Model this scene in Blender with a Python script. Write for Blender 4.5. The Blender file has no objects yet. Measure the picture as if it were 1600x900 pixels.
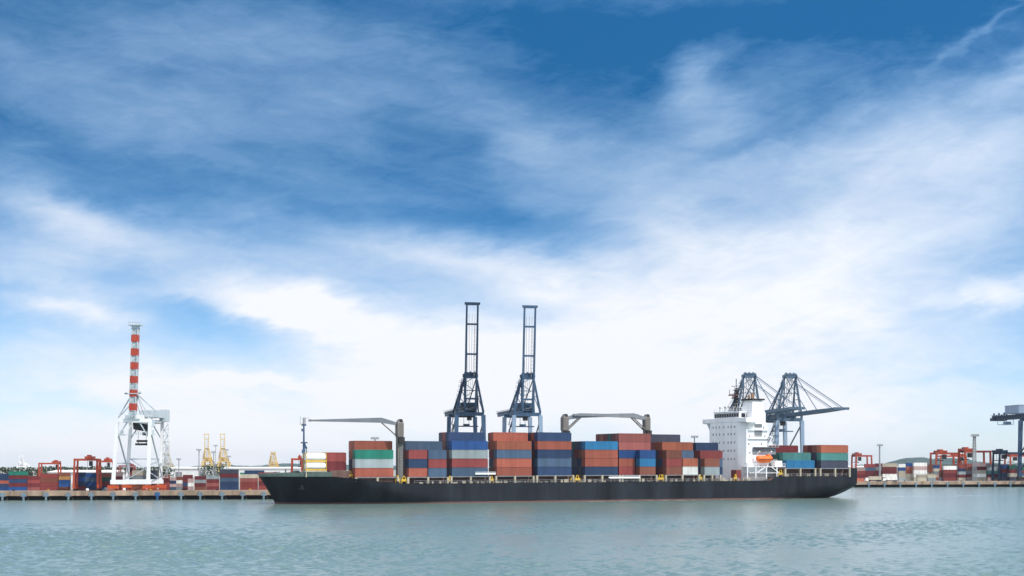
import bpy, math, random
from mathutils import Vector, Matrix
random.seed(7)
S = bpy.context.scene
COL = S.collection
R = math.radians

# ------------------------------------------------------------------ camera
F = 2222.2            # focal length in photo pixels (50 mm lens, 36 mm sensor, 1600 px)
H = 11.4              # eye height above the water
HY = 728.0            # horizon row in the photo
cam = bpy.data.cameras.new('camera'); cam.lens = 50; cam.sensor_width = 36
cam.shift_y = (HY - 450) / 1600.0
cam.clip_start = 1; cam.clip_end = 40000
camo = bpy.data.objects.new('camera', cam); COL.objects.link(camo)
camo.location = (0, 0, H); camo.rotation_euler = (R(90), 0, 0)
S.camera = camo

# ------------------------------------------------------------------ sun, sky
SUN_AZ, SUN_EL = R(128), R(47)
sund = Vector((math.sin(SUN_AZ) * math.cos(SUN_EL), math.cos(SUN_AZ) * math.cos(SUN_EL), math.sin(SUN_EL)))
sl = bpy.data.lights.new('sun', 'SUN'); sl.energy = 2.8; sl.angle = R(0.6); sl.color = (1.0, 0.955, 0.89)
so = bpy.data.objects.new('sun', sl); COL.objects.link(so)
so.rotation_euler = sund.to_track_quat('Z', 'Y').to_euler()

S.view_settings.view_transform = 'Standard'; S.view_settings.look = 'None'
S.view_settings.exposure = 0.35; S.view_settings.gamma = 1; S.view_settings.use_curve_mapping = False
S.cycles.max_bounces = 6; S.cycles.use_denoising = True

W = bpy.data.worlds.new('World'); S.world = W; W.use_nodes = True
nt = W.node_tree; nt.nodes.clear(); N = nt.nodes; LK = nt.links.new
def node(t, **kw):
    n = N.new(t)
    for k, v in kw.items(): setattr(n, k, v)
    return n
def mth(op, a, b=None, c=None, clamp=False):
    n = node('ShaderNodeMath', operation=op, use_clamp=clamp)
    for i, x in enumerate((a, b, c)):
        if x is None: continue
        if isinstance(x, (int, float)): n.inputs[i].default_value = x
        else: LK(x, n.inputs[i])
    return n.outputs[0]
def vmth(op, a, b):
    n = node('ShaderNodeVectorMath', operation=op)
    for i, x in enumerate((a, b)):
        if isinstance(x, (tuple, list)): n.inputs[i].default_value = x
        else: LK(x, n.inputs[i])
    return n.outputs[0]
tc = node('ShaderNodeTexCoord')
DIR = tc.outputs['Generated']
sx = node('ShaderNodeSeparateXYZ'); LK(DIR, sx.inputs[0])
az = mth('ARCTAN2', sx.outputs[0], sx.outputs[1]); el = mth('ARCSINE', sx.outputs[2])
cb = node('ShaderNodeCombineXYZ'); LK(mth('MULTIPLY', az, F / 100), cb.inputs[0]); LK(mth('MULTIPLY', el, F / 100), cb.inputs[1])
UV = cb.outputs[0]                 # azimuth and elevation of the sky, 1 unit = 2.6 degrees
def noise(vec, scale, detail=5, rough=0.55, dist=0.0, rot=None, sc=None, loc=(0, 0, 0)):
    if rot is not None or sc is not None:
        m = node('ShaderNodeMapping'); LK(vec, m.inputs['Vector'])
        m.vector_type = 'TEXTURE'
        m.inputs['Location'].default_value = loc
        m.inputs['Rotation'].default_value = rot or (0, 0, 0); m.inputs['Scale'].default_value = sc or (1, 1, 1)
        vec = m.outputs[0]
    n = node('ShaderNodeTexNoise'); LK(vec, n.inputs['Vector'])
    n.inputs['Scale'].default_value = scale; n.inputs['Detail'].default_value = detail
    n.inputs['Roughness'].default_value = rough; n.inputs['Distortion'].default_value = dist
    return n
D22 = vmth('SCALE', DIR, (0, 0, 0)); D22.node.inputs['Scale'].default_value = F / 100
# domain warp so that the cloud banks get torn edges
w1 = noise(D22, 0.55, 3, 0.5, sc=(1.5, 1, 0.8), rot=(0, 0, 0)); w2 = noise(D22, 2.2, 5, 0.6, sc=(1.8, 1, 0.7), rot=(0, R(-12), 0))
wv = vmth('ADD', vmth('MULTIPLY', vmth('SUBTRACT', w1.outputs['Color'], (.5, .5, .5)), (2.0, 1.0, 0)),
          vmth('MULTIPLY', vmth('SUBTRACT', w2.outputs['Color'], (.5, .5, .5)), (0.75, 0.5, 0)))
UVW = vmth('ADD', UV, wv)
def uv(px, py):
    a = math.atan((px - 800) / F); e = math.atan((HY - py) / F * math.cos(a))
    return a * F / 100, e * F / 100
CLOUDS = [  # bank centre (as seen over the port), half sizes, tilt, thickness
 (250, 420, 460, 90, -8, .14), (850, 600, 640, 200, 0, .44), (760, 570, 300, 110, 0, .30), (1050, 520, 420, 130, 4, .26), (300, 660, 520, 110, 0, .32), (1350, 650, 460, 110, 0, .34),
 (90, 325, 190, 62, -12, .40), (250, 375, 300, 46, -9, .40), (620, 395, 330, 52, -9, .46), (420, 478, 170, 55, -8, .46),
 (110, 480, 130, 36, -8, .44), (60, 440, 260, 60, -6, .18), (1540, 540, 230, 110, 0, .16), (120, 560, 300, 80, -5, .42), (200, 440, 300, 50, -8, .22), (560, 500, 240, 80, -10, .30), (30, 400, 160, 40, -8, .25),
 (1108, 118, 80, 44, 30, .30), (1075, 165, 130, 70, 35, .26), (1290, 250, 430, 150, 2, .34), (960, 300, 210, 75, -24, .20), (1000, 350, 210, 60, -8, .12), (1480, 190, 260, 90, 2, .28),
 (1400, 380, 500, 160, 0, .44), (1560, 300, 240, 110, 0, .2), (1180, 440, 380, 110, 3, .30), (1240, 110, 190, 26, 27, .14), (1550, 464, 110, 22, 3, .34),
 (1535, 45, 120, 8, 30, .20), (1585, 130, 60, 30, 10, .22), (820, 420, 260, 60, -6, .25),
 (340, 60, 240, 62, 3, .22), (150, 150, 330, 90, -6, .16), (420, 190, 460, 120, -6, .14), (700, 130, 240, 80, -14, .12), (830, 200, 130, 50, -24, .14),
 (420, 262, 260, 30, -14, .12), (520, 610, 260, 12, -2, .22), (80, 700, 500, 60, 0, .30), (820, 250, 100, 60, -35, .18),
 # clear patches
 (680, 245, 150, 60, -14, -.05), (840, 365, 190, 34, -6, -.12), (800, 330, 90, 30, 0, -.08), (320, 500, 190, 24, -10, -.20), (150, 425, 180, 20, -8, -.14), (50, 450, 70, 14, -8, -.12),
 (1500, 592, 130, 18, 2, -.12), (1330, 50, 460, 110, 8, -.24), (900, 60, 240, 90, 0, -.16), (260, 106, 130, 14, -3, -.10), (85, 634, 120, 15, 5, -.16), (20, 640, 90, 40, -6, .10), (1180, 205, 120, 20, 22, -.16), (60, 215, 190, 22, -10, -.08), (1000, 45, 300, 50, 0, -.10),
]
dens = None
for (px, py, rx, ry, rot, amp) in CLOUDS:
    cx, cy = uv(px, py)
    m = node('ShaderNodeMapping', vector_type='TEXTURE'); LK(UVW, m.inputs['Vector'])
    m.inputs['Location'].default_value = (cx, cy, 0); m.inputs['Rotation'].default_value = (0, 0, R(rot))
    m.inputs['Scale'].default_value = (rx / 100 * 1.35, ry / 100 * 1.35, 1)
    g = node('ShaderNodeTexGradient', gradient_type='SPHERICAL'); LK(m.outputs[0], g.inputs[0])
    sm = node('ShaderNodeMapRange', interpolation_type='SMOOTHSTEP'); LK(g.outputs['Fac'], sm.inputs['Value'])
    dens = mth('MULTIPLY_ADD', sm.outputs[0], amp, dens if dens is not None else 0.0)
# thin cirrus everywhere: long streaks plus torn puffs
st1 = noise(D22, 0.9, 7, 0.62, 0.5, rot=(0, R(9), 0), sc=(4.2, 2, 0.75))
st2 = noise(D22, 1.0, 7, 0.6, 0.8, rot=(0, R(-24), 0), sc=(3.0, 2, 0.8), loc=(3, 9, 1))
pf = noise(D22, 0.8, 8, 0.6, 0.3, sc=(1.7, 1, 1), rot=(0, 0, 0))
side = node('ShaderNodeMapRange'); LK(az, side.inputs['Value']); side.inputs['From Min'].default_value = -0.05; side.inputs['From Max'].default_value = 0.12
stx = node('ShaderNodeMix'); LK(side.outputs[0], stx.inputs['Factor']); LK(st1.outputs['Fac'], stx.inputs['A']); LK(st2.outputs['Fac'], stx.inputs['B'])
fine = noise(D22, 2.6, 9, 0.66, 0.9, rot=(0, R(4), 0), sc=(3.0, 1.5, .8), loc=(5, 2, 7))
tex0 = mth('MULTIPLY', mth('SUBTRACT', fine.outputs['Fac'], 0.5), 0.36)
wisp = noise(D22, 5.5, 8, 0.7, 1.6, rot=(0, R(-16), 0), sc=(3.4, 1.5, .7), loc=(1, 4, 2))
tex0 = mth('ADD', tex0, mth('MULTIPLY', mth('SUBTRACT', wisp.outputs['Fac'], 0.5), 0.14))
tex1 = mth('ADD', mth('MULTIPLY', mth('SUBTRACT', stx.outputs['Result'], 0.5), 0.46), mth('MULTIPLY', mth('SUBTRACT', pf.outputs['Fac'], 0.5), 0.28))
tex = mth('ADD', tex0, tex1)
hor = node('ShaderNodeMapRange', interpolation_type='SMOOTHSTEP'); LK(el, hor.inputs['Value'])
hor.inputs['From Min'].default_value = R(11); hor.inputs['From Max'].default_value = R(0.0); hor.inputs['To Min'].default_value = 0.0; hor.inputs['To Max'].default_value = 0.46
# texture fades a little inside the dense white bank
tamp = mth('SUBTRACT', 1.0, mth('MULTIPLY', dens, 0.35, clamp=True))
dd = mth('ADD', mth('ADD', dens, hor.outputs[0]), mth('MULTIPLY', tex, tamp))
# the rest of the sky, outside the picture, gets extra cloud added to raise the fill light
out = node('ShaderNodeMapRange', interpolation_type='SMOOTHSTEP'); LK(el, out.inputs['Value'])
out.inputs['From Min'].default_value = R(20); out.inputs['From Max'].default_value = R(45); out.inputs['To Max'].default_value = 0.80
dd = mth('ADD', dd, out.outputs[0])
beyond = node('ShaderNodeMapRange', interpolation_type='SMOOTHSTEP'); LK(mth('ABSOLUTE', az), beyond.inputs['Value'])  # unseen cloud to the sides, added to brighten the shaded faces
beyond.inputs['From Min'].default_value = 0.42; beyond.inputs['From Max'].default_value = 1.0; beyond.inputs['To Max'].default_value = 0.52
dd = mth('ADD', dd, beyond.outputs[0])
# mostly unseen cloud on the sun's side is brightened as added fill light
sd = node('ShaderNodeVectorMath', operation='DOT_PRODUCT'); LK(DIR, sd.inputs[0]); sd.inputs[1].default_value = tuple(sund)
fill_gain = mth('MULTIPLY_ADD', mth('MAXIMUM', mth('ADD', sd.outputs['Value'], 0.25), 0.0), 0.40, 1.0)
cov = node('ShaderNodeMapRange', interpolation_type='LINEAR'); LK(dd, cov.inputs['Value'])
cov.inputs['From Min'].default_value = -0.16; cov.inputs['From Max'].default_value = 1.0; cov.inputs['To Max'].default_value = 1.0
sk = node('ShaderNodeTexSky', sky_type='NISHITA'); sk.sun_disc = False; sk.sun_elevation = SUN_EL; sk.sun_rotation = SUN_AZ
sk.altitude = 0; sk.air_density = 1.0; sk.dust_density = 0.25; sk.ozone_density = 3.0
zl = mth('MULTIPLY', sx.outputs[2], mth('MULTIPLY_ADD', mth('MAXIMUM', sx.outputs[2], 0.0), 12.5, 1.15))   # the blue deepens quickly with height, as through a polariser
lift = node('ShaderNodeCombineXYZ'); LK(sx.outputs[0], lift.inputs[0]); LK(sx.outputs[1], lift.inputs[1]); LK(zl, lift.inputs[2])
lift2 = node('ShaderNodeVectorMath', operation='NORMALIZE'); LK(lift.outputs[0], lift2.inputs[0]); LK(lift2.outputs[0], sk.inputs[0])
hs = node('ShaderNodeHueSaturation'); LK(sk.outputs[0], hs.inputs['Color']); hs.inputs['Saturation'].default_value = 1.34; hs.inputs['Hue'].default_value = 0.493; hs.inputs['Value'].default_value = 1.0
b1 = node('ShaderNodeBackground'); LK(hs.outputs[0], b1.inputs['Color']); b1.inputs['Strength'].default_value = 0.125
b2 = node('ShaderNodeBackground'); cr = node('ShaderNodeMix', data_type='RGBA'); LK(mth('POWER', cov.outputs[0], 1.6), cr.inputs['Factor']); cr.inputs['A'].default_value = (.27, .495, .785, 1); cr.inputs['B'].default_value = (.745, .765, .81, 1)
LK(cr.outputs['Result'], b2.inputs['Color']); LK(fill_gain, b2.inputs['Strength'])
mx = node('ShaderNodeMixShader'); LK(cov.outputs[0], mx.inputs[0]); LK(b1.outputs[0], mx.inputs[1]); LK(b2.outputs[0], mx.inputs[2])
wo = node('ShaderNodeOutputWorld'); LK(mx.outputs[0], wo.inputs['Surface'])

# ------------------------------------------------------------------ materials
MATS = {}
def paint(name, col, rough=0.55, var=0.14, dirt=0.25, scale=0.6, metal=0.0, streak=True):
    """painted steel / concrete: base colour with blotches, run-off streaks and a per-object shift"""
    if name in MATS: return MATS[name]
    m = bpy.data.materials.new(name); m.use_nodes = True; t = m.node_tree; b = t.nodes['Principled BSDF']
    b.inputs['Roughness'].default_value = rough; b.inputs['Metallic'].default_value = metal
    try: b.inputs['Specular IOR Level'].default_value = 0.3
    except KeyError: pass
    tcn = t.nodes.new('ShaderNodeTexCoord'); oi = t.nodes.new('ShaderNodeObjectInfo')
    off = t.nodes.new('ShaderNodeVectorMath'); off.operation = 'ADD'; sc = t.nodes.new('ShaderNodeVectorMath'); sc.operation = 'SCALE'
    t.links.new(oi.outputs['Location'], sc.inputs[0]); sc.inputs['Scale'].default_value = 0.37
    t.links.new(tcn.outputs['Object'], off.inputs[0]); t.links.new(sc.outputs[0], off.inputs[1])
    mp = t.nodes.new('ShaderNodeMapping'); t.links.new(off.outputs[0], mp.inputs[0])
    mp.inputs['Scale'].default_value = (1, 1, 0.18 if streak else 1)
    n = t.nodes.new('ShaderNodeTexNoise'); t.links.new(mp.outputs[0], n.inputs['Vector']); n.inputs['Scale'].default_value = scale; n.inputs['Detail'].default_value = 6; n.inputs['Roughness'].default_value = 0.65
    hsv = t.nodes.new('ShaderNodeHueSaturation'); hsv.inputs['Color'].default_value = (*col, 1)
    mr = t.nodes.new('ShaderNodeMapRange'); t.links.new(oi.outputs['Random'], mr.inputs[0]); mr.inputs['To Min'].default_value = 1 - var; mr.inputs['To Max'].default_value = 1 + var
    mu = t.nodes.new('ShaderNodeMath'); mu.operation = 'MULTIPLY'
    m2 = t.nodes.new('ShaderNodeMapRange'); t.links.new(n.outputs['Fac'], m2.inputs[0]); m2.inputs['From Min'].default_value = .3; m2.inputs['From Max'].default_value = .7
    m2.inputs['To Min'].default_value = 1 - dirt; m2.inputs['To Max'].default_value = 1 + dirt
    t.links.new(mr.outputs[0], mu.inputs[0]); t.links.new(m2.outputs[0], mu.inputs[1]); t.links.new(mu.outputs[0], hsv.inputs['Value'])
    t.links.new(hsv.outputs[0], b.inputs['Base Color'])
    MATS[name] = m; return m

CC = {  # container paints (linear), with the word used in labels
 'terracotta': (.40, .112, .072), 'red': (.30, .065, .06), 'maroon': (.17, .032, .036), 'orange': (.41, .125, .07), 'navy': (.030, .060, .135),
 'slate blue': (.075, .125, .20), 'blue': (.024, .082, .25), 'sky blue': (.03, .19, .38), 'green': (.025, .24, .17), 'teal': (.075, .23, .21),
 'light grey': (.35, .41, .42), 'white': (.74, .74, .70), 'beige': (.56, .51, .40), 'brown': (.24, .085, .055), 'dark slate': (.075, .085, .125),
 'coral': (.60, .20, .14), 'pale pink': (.56, .40, .37), 'dark green': (.025, .10, .085), 'ochre': (.45, .24, .08), 'rose': (.36, .11, .095), 'grey': (.24, .27, .29),
}
for k, v in CC.items(): paint('container ' + k, tuple(c * (.82 if max(v) < .6 else 1) for c in v), 0.5, 0.20, 0.22, 0.5)
HULL = paint('hull black', (.019, .022, .028), 0.45, 0, 0.55, 0.16)
WHITE = paint('white paint', (.85, .85, .85), 0.45, 0, 0.10, 0.35)
GREYP = paint('grey paint', (.20, .215, .235), 0.5, 0, 0.18)
TAN = paint('crane tan', (.165, .15, .135), 0.55, 0, 0.25)
BEIGE = paint('post beige', (.42, .37, .28), 0.6, 0, 0.25)
NAVYS = paint('navy steel', (.012, .034, .07), 0.45, 0, 0.25)
BLUES = paint('blue steel', (.045, .09, .16), 0.45, 0, 0.22)
GBLUE = paint('grey blue steel', (.075, .12, .175), 0.45, 0, 0.22)
PALEB = paint('pale blue steel', (.26, .34, .45), 0.45, 0, 0.15)
DARK = paint('dark machinery', (.025, .024, .026), 0.6, 0, 0.3)
ORANGE = paint('gantry orange', (.36, .06, .03), 0.5, 0.1, 0.22)
YELLOW = paint('yellow paint', (.62, .40, .04), 0.5, 0, 0.2)
YCRANE = paint('yellow crane paint', (.66, .46, .15), 0.5, 0.05, 0.15)
REDB = paint('red band', (.42, .06, .035), 0.5, 0, 0.15)
PWHITE = paint('pale band', (.47, .53, .56), 0.5, 0, 0.15)
LIFEB = paint('lifeboat orange', (.80, .16, .025), 0.4, 0, 0.1)
BULW = paint('bulwark green', (.12, .165, .145), 0.55, 0, 0.25)
DECKR = paint('deck paint', (.14, .085, .07), 0.7, 0, 0.3)
GLASS = paint('dark glass', (.012, .016, .022), 0.08, 0, 0)
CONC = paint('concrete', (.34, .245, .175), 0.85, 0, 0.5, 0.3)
CONCD = paint('shade dark concrete', (.018, .018, .018), 0.8, 0, 0.3, 0.3)  # near-black: the shade under the quay deck is put into the colour
ASPH = paint('yard paving', (.30, .28, .25), 0.9, 0, 0.2, 0.05, streak=False)
RUBBER = paint('fender grey', (.16, .21, .25), 0.7, 0.1, 0.25)
RUBBLUE = paint('fender blue', (.04, .11, .25), 0.7, 0.0, 0.25)
STEELG = paint('galvanised', (.30, .31, .32), 0.5, 0, 0.15)
FOAM = paint('foam', (.80, .83, .82), 0.9, 0, 0.05, streak=False)
LOUV = paint('louvre grey', (.20, .21, .22), 0.6, 0, 0.15)
WINP = paint('cabin window', (.22, .24, .27), .15, .3, .1)

# hull: black topsides above a worn red boot-top (a paint line at a fixed height)
t = HULL.node_tree; b = t.nodes['Principled BSDF']; b.inputs['Specular IOR Level'].default_value = 0.12; src = b.inputs['Base Color'].links[0].from_socket
tcn = t.nodes.new('ShaderNodeTexCoord'); sz = t.nodes.new('ShaderNodeSeparateXYZ'); t.links.new(tcn.outputs['Object'], sz.inputs[0])
nn = t.nodes.new('ShaderNodeTexNoise'); nn.inputs['Scale'].default_value = 0.25; nn.inputs['Detail'].default_value = 5; t.links.new(tcn.outputs['Object'], nn.inputs['Vector'])
ad = t.nodes.new('ShaderNodeMath'); ad.operation = 'MULTIPLY_ADD'; t.links.new(nn.outputs['Fac'], ad.inputs[0]); ad.inputs[1].default_value = 0.35; t.links.new(sz.outputs[2], ad.inputs[2])
st = t.nodes.new('ShaderNodeMapRange'); t.links.new(ad.outputs[0], st.inputs[0]); st.inputs['From Min'].default_value = 0.58; st.inputs['From Max'].default_value = 0.70
mxn = t.nodes.new('ShaderNodeMix'); mxn.data_type = 'RGBA'; t.links.new(st.outputs[0], mxn.inputs['Factor']); mxn.inputs['A'].default_value = (.15, .085, .075, 1); t.links.new(src, mxn.inputs['B'])
t.links.new(mxn.outputs['Result'], b.inputs['Base Color'])

# ------------------------------------------------------------------ helpers
class MB:
    """collects boxes, bars and sheets; build() links them as one mesh object"""
    def __init__(s): s.v = []; s.f = []
    def add(s, vs, fs):
        o = len(s.v); s.v += [tuple(v) for v in vs]; s.f += [tuple(i + o for i in f) for f in fs]; return s
    def hexa(s, p): return s.add(p, [(0, 3, 2, 1), (4, 5, 6, 7), (0, 1, 5, 4), (1, 2, 6, 5), (2, 3, 7, 6), (3, 0, 4, 7)])
    def box(s, x0, x1, y0, y1, z0, z1):
        return s.hexa([(x0, y0, z0), (x1, y0, z0), (x1, y1, z0), (x0, y1, z0), (x0, y0, z1), (x1, y0, z1), (x1, y1, z1), (x0, y1, z1)])
    def bar(s, p, q, w, h=None, w2=None, h2=None):
        p = Vector(p); q = Vector(q); d = (q - p).normalized(); h = h or w; w2 = w2 or w; h2 = h2 or (h if w2 == w else w2)
        up = Vector((0, 0, 1)) if abs(d.z) < 0.95 else Vector((0, 1, 0))
        a = d.cross(up).normalized(); c = a.cross(d).normalized()
        pts = []
        for P, ww, hh in ((p, w, h), (q, w2, h2)):
            pts += [P - a * ww / 2 - c * hh / 2, P + a * ww / 2 - c * hh / 2, P + a * ww / 2 + c * hh / 2, P - a * ww / 2 + c * hh / 2]
        return s.hexa(pts)
    def tube(s, p, q, r, n=10, r2=None):
        p = Vector(p); q = Vector(q); d = (q - p).normalized(); r2 = r if r2 is None else r2
        up = Vector((0, 0, 1)) if abs(d.z) < 0.95 else Vector((0, 1, 0))
        a = d.cross(up).normalized(); c = a.cross(d)
        vs = [P + (a * math.cos(k * 2 * math.pi / n) + c * math.sin(k * 2 * math.pi / n)) * rr for P, rr in ((p, r), (q, r2)) for k in range(n)]
        fs = [(k, (k + 1) % n, n + (k + 1) % n, n + k) for k in range(n)] + [tuple(range(n - 1, -1, -1)), tuple(range(n, 2 * n))]
        return s.add(vs, fs)
    def mesh(s, name, mat):
        me = bpy.data.meshes.new(name); me.from_pydata(s.v, [], s.f); me.materials.append(mat); me.update(); return me
    def build(s, name, mat, parent=None, label=None, smooth=False):
        me = s.mesh(name, mat)
        if smooth:
            for p in me.polygons: p.use_smooth = True
        o = bpy.data.objects.new(name, me); COL.objects.link(o)
        if parent: o.parent = parent
        if label: o['label'] = label
        return o
def tag(o, label=None, cat=None, group=None, kind=None):
    for k, v in (('label', label), ('category', cat), ('group', group), ('kind', kind)):
        if v: o[k] = v
    return o
def empty(name, loc, rz=0, label=None, cat=None, group=None, scale=1):
    o = bpy.data.objects.new(name, None); COL.objects.link(o); o.location = loc; o.rotation_euler = (0, 0, rz); o.scale = (scale,) * 3
    o.empty_display_size = 0.5
    return tag(o, label, cat, group)
def copy_tree(o, parent=None):
    c = o.copy(); COL.objects.link(c)
    if parent: c.parent = parent
    for ch in list(o.children): copy_tree(ch, c)
    return c
def X_at(px, Z): return (px - 800) * Z / F
def z_at(py, Z): return H - (py - HY) * Z / F

# ------------------------------------------------------------------ water
def make_water():
    m = bpy.data.materials.new('harbour water'); m.use_nodes = True; t = m.node_tree; b = t.nodes['Principled BSDF']
    g = t.nodes.new('ShaderNodeNewGeometry')
    def nz(scale, sc, detail, rot=0.0, rough=0.55):
        mp = t.nodes.new('ShaderNodeMapping'); t.links.new(g.outputs['Position'], mp.inputs[0]); mp.inputs['Scale'].default_value = sc; mp.inputs['Rotation'].default_value = (0, 0, rot)
        n = t.nodes.new('ShaderNodeTexNoise'); t.links.new(mp.outputs[0], n.inputs['Vector']); n.inputs['Scale'].default_value = scale; n.inputs['Detail'].default_value = detail
        n.inputs['Roughness'].default_value = rough
        return n.outputs['Fac']
    a = nz(1.6, (1.0, 0.5, 1), 4, R(6), 0.6); c = nz(0.16, (1, .5, 1), 3, R(-9)); gu = nz(0.012, (1, 0.5, 1), 4, R(8))
    gr = t.nodes.new('ShaderNodeMapRange'); t.links.new(gu, gr.inputs[0]); gr.inputs['From Min'].default_value = .35; gr.inputs['From Max'].default_value = .65; gr.inputs['To Min'].default_value = .6; gr.inputs['To Max'].default_value = 1.25
    ma = t.nodes.new('ShaderNodeMath'); ma.operation = 'MULTIPLY'; t.links.new(a, ma.inputs[0]); t.links.new(gr.outputs[0], ma.inputs[1])
    mc = t.nodes.new('ShaderNodeMath'); mc.operation = 'MULTIPLY_ADD'; t.links.new(c, mc.inputs[0]); mc.inputs[1].default_value = 1.2; t.links.new(ma.outputs[0], mc.inputs[2])
    bp = t.nodes.new('ShaderNodeBump'); t.links.new(mc.outputs[0], bp.inputs['Height']); bp.inputs['Strength'].default_value = 1.0; bp.inputs['Distance'].default_value = 0.17
    t.links.new(bp.outputs[0], b.inputs['Normal'])
    b.inputs['Base Color'].default_value = (.145, .218, .20, 1); b.inputs['Roughness'].default_value = 0.17; b.inputs['IOR'].default_value = 1.48
    return m
WATER = make_water()
import numpy as np
def water_mesh():
    """one sheet: wind chop as real relief over the harbour basin, flat out to the horizon"""
    x0, x1, dx, y0, y1, ny = -160.0, 185.0, 0.34, 130.0, 405.0, 680
    nx = int((x1 - x0) / dx) + 1
    gx, gy = np.meshgrid(np.linspace(x0, x1, nx), y0 + (y1 - y0) * (np.linspace(0, 1, ny) * 0.62 + np.linspace(0, 1, ny) ** 2 * 0.38))
    rs = np.random.RandomState(4); z = np.zeros_like(gx); NW = 90
    for k in range(NW):
        lam = math.exp(rs.uniform(math.log(0.75), math.log(3.2))); kk = 2 * math.pi / lam
        th = -math.pi / 2 + rs.normal(0, 0.85) + 0.2; ph = rs.uniform(0, 2 * math.pi)
        a = 0.088 * math.sqrt(2.0 / NW) / kk
        z += a * np.sin(kk * (gx * math.cos(th) + gy * math.sin(th)) + ph)
    g = np.zeros_like(gx)
    for k in range(16):
        lam = rs.uniform(30, 160); kk = 2 * math.pi / lam; th = rs.uniform(0, math.pi); g += np.sin(kk * (gx * math.cos(th) + 0.6 * gy * math.sin(th)) + rs.uniform(0, 6.28))
    z *= np.clip(1.0 + 0.10 * g, 0.5, 1.5); z += 1.6 * np.clip(z - 0.022, 0, None)
    edge = np.clip(np.minimum(np.minimum(gx - x0, x1 - gx) / 20, (gy - y0) / 10), 0, 1) * np.clip((y1 - gy) / 200, 0, 1); z *= edge
    v = np.stack([gx, gy, z], -1).reshape(-1, 3)
    idx = np.arange(nx * ny).reshape(ny, nx)
    q = np.stack([idx[:-1, :-1], idx[:-1, 1:], idx[1:, 1:], idx[1:, :-1]], -1).reshape(-1, 4)
    B = [(-6000, -300, 0), (7000, -300, 0), (7000, 9500, 0), (-6000, 9500, 0)]; n0 = nx * ny
    v = np.concatenate([v, np.array(B)]); c = [int(idx[0, 0]), int(idx[0, -1]), int(idx[-1, -1]), int(idx[-1, 0])]
    ring = [[n0, n0 + 1] + [int(i) for i in idx[0, ::-1]], [n0 + 1, n0 + 2] + [int(i) for i in idx[::-1, -1]], [n0 + 2, n0 + 3] + [int(i) for i in idx[-1, :]], [n0 + 3, n0] + [int(i) for i in idx[:, 0]]]
    me = bpy.data.meshes.new('water'); nq = len(q); nr = sum(len(r) for r in ring)
    me.vertices.add(len(v)); me.vertices.foreach_set('co', v.astype(np.float32).ravel())
    me.loops.add(nq * 4 + nr); me.loops.foreach_set('vertex_index', np.concatenate([q.ravel()] + [np.array(r) for r in ring]).astype(np.int32))
    st_ = list(range(0, nq * 4, 4)); p = nq * 4
    for r in ring: st_.append(p); p += len(r)
    me.polygons.add(nq + 4); me.polygons.foreach_set('loop_start', np.array(st_, dtype=np.int32))
    me.update(calc_edges=True); me.validate()
    me.polygons.foreach_set('use_smooth', np.ones(len(me.polygons), dtype=bool)); me.materials.append(WATER)
    o = bpy.data.objects.new('water', me); COL.objects.link(o); return tag(o, kind='structure')
water_mesh()

# ------------------------------------------------------------------ the terminal ground and quay
QA = R(11); qc, qs = math.cos(QA), math.sin(QA)
ZL, ZR = 502.0, 720.0                       # depth of the two quay lines straight ahead of the camera
DECK = 2.8
def quay_pt(line, px, back=0.0):
    """point of the quay line seen at px, moved 'back' metres inland"""
    u = (px - 800) / F; Z = line / (1 - u * math.tan(QA)); X = u * Z
    return X - back * qs, Z + back * qc
def along(line, px): 
    X, Z = quay_pt(line, px); return X, Z
EL = quay_pt(ZL, 520); ER = quay_pt(ZR, 560)
g = [quay_pt(ZL, -700, 2.2), quay_pt(ZL, 520, 2.2), quay_pt(ZR, 545, 2.2), quay_pt(ZR, 2600, 2.2), (5200, 8600), (-5200, 8600)]
mb = MB(); n = len(g)
mb.add([(x, y, DECK - .004) for x, y in g] + [(x, y, -3) for x, y in g], [tuple(range(n))] + [(i, n + i, n + (i + 1) % n, (i + 1) % n) for i in range(n)])
tag(mb.build('ground', ASPH), kind='structure')

def quay(line, px0, px1, label, fender_px, blue=()):
    X0, Y0 = quay_pt(line, px0); X1, Y1 = quay_pt(line, px1)
    L = math.hypot(X1 - X0, Y1 - Y0)
    root = empty('quay', (X0, Y0, 0), QA, label, 'quay')
    MB().box(0, L, 0, 9, 1.45, DECK + .02).build('deck_slab', CONC, root)
    MB().box(0, L, 0.05, .45, DECK + .02, DECK + .32).build('kerb', CONC, root)
    MB().box(0, L, 1.6, 9, -3, 1.45).build('back_wall', CONCD, root)  # set close in, its black stands in for the underdeck shade
    for i, p in enumerate(fender_px):
        X, Y = quay_pt(line, p); d = math.hypot(X - X0, Y - Y0)
        if not 0 < d < L: continue
        f = MB().box(d - .32, d + .32, -.42, 0, .1, 2.3)
        f.hexa([(d - .95, -.5, 1.25), (d + .95, -.5, 1.25), (d + .95, -.02, 1.25), (d - .95, -.02, 1.25), (d - .7, -.5, 2.55), (d + .7, -.5, 2.55), (d + .7, -.02, 2.55), (d - .7, -.02, 2.55)])
        f.build('fender', RUBBLUE if p in blue else RUBBER, root)
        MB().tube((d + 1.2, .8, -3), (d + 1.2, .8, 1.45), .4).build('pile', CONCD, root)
    for k in range(int(L / 11)):
        b_ = MB(); b_.tube((6 + k * 11, .95, DECK + .02), (6 + k * 11, .95, DECK + .55), .26, 10); b_.tube((6 + k * 11, .95, DECK + .5), (6 + k * 11, .95, DECK + .75), .40, 10); b_.build('bollard', YELLOW if k % 3 == 0 else DARK, root)
    return root
FL = [-31, 4, 37, 72, 107, 143, 177, 212, 246, 283, 313, 347, 379, 412, 446, 480, 510]
quay(ZL, -120, 520, 'long concrete quay with pale fenders running behind the bow of the black ship', FL, (246,))
FR = [570 + 24.6 * i for i in range(44)]
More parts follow.
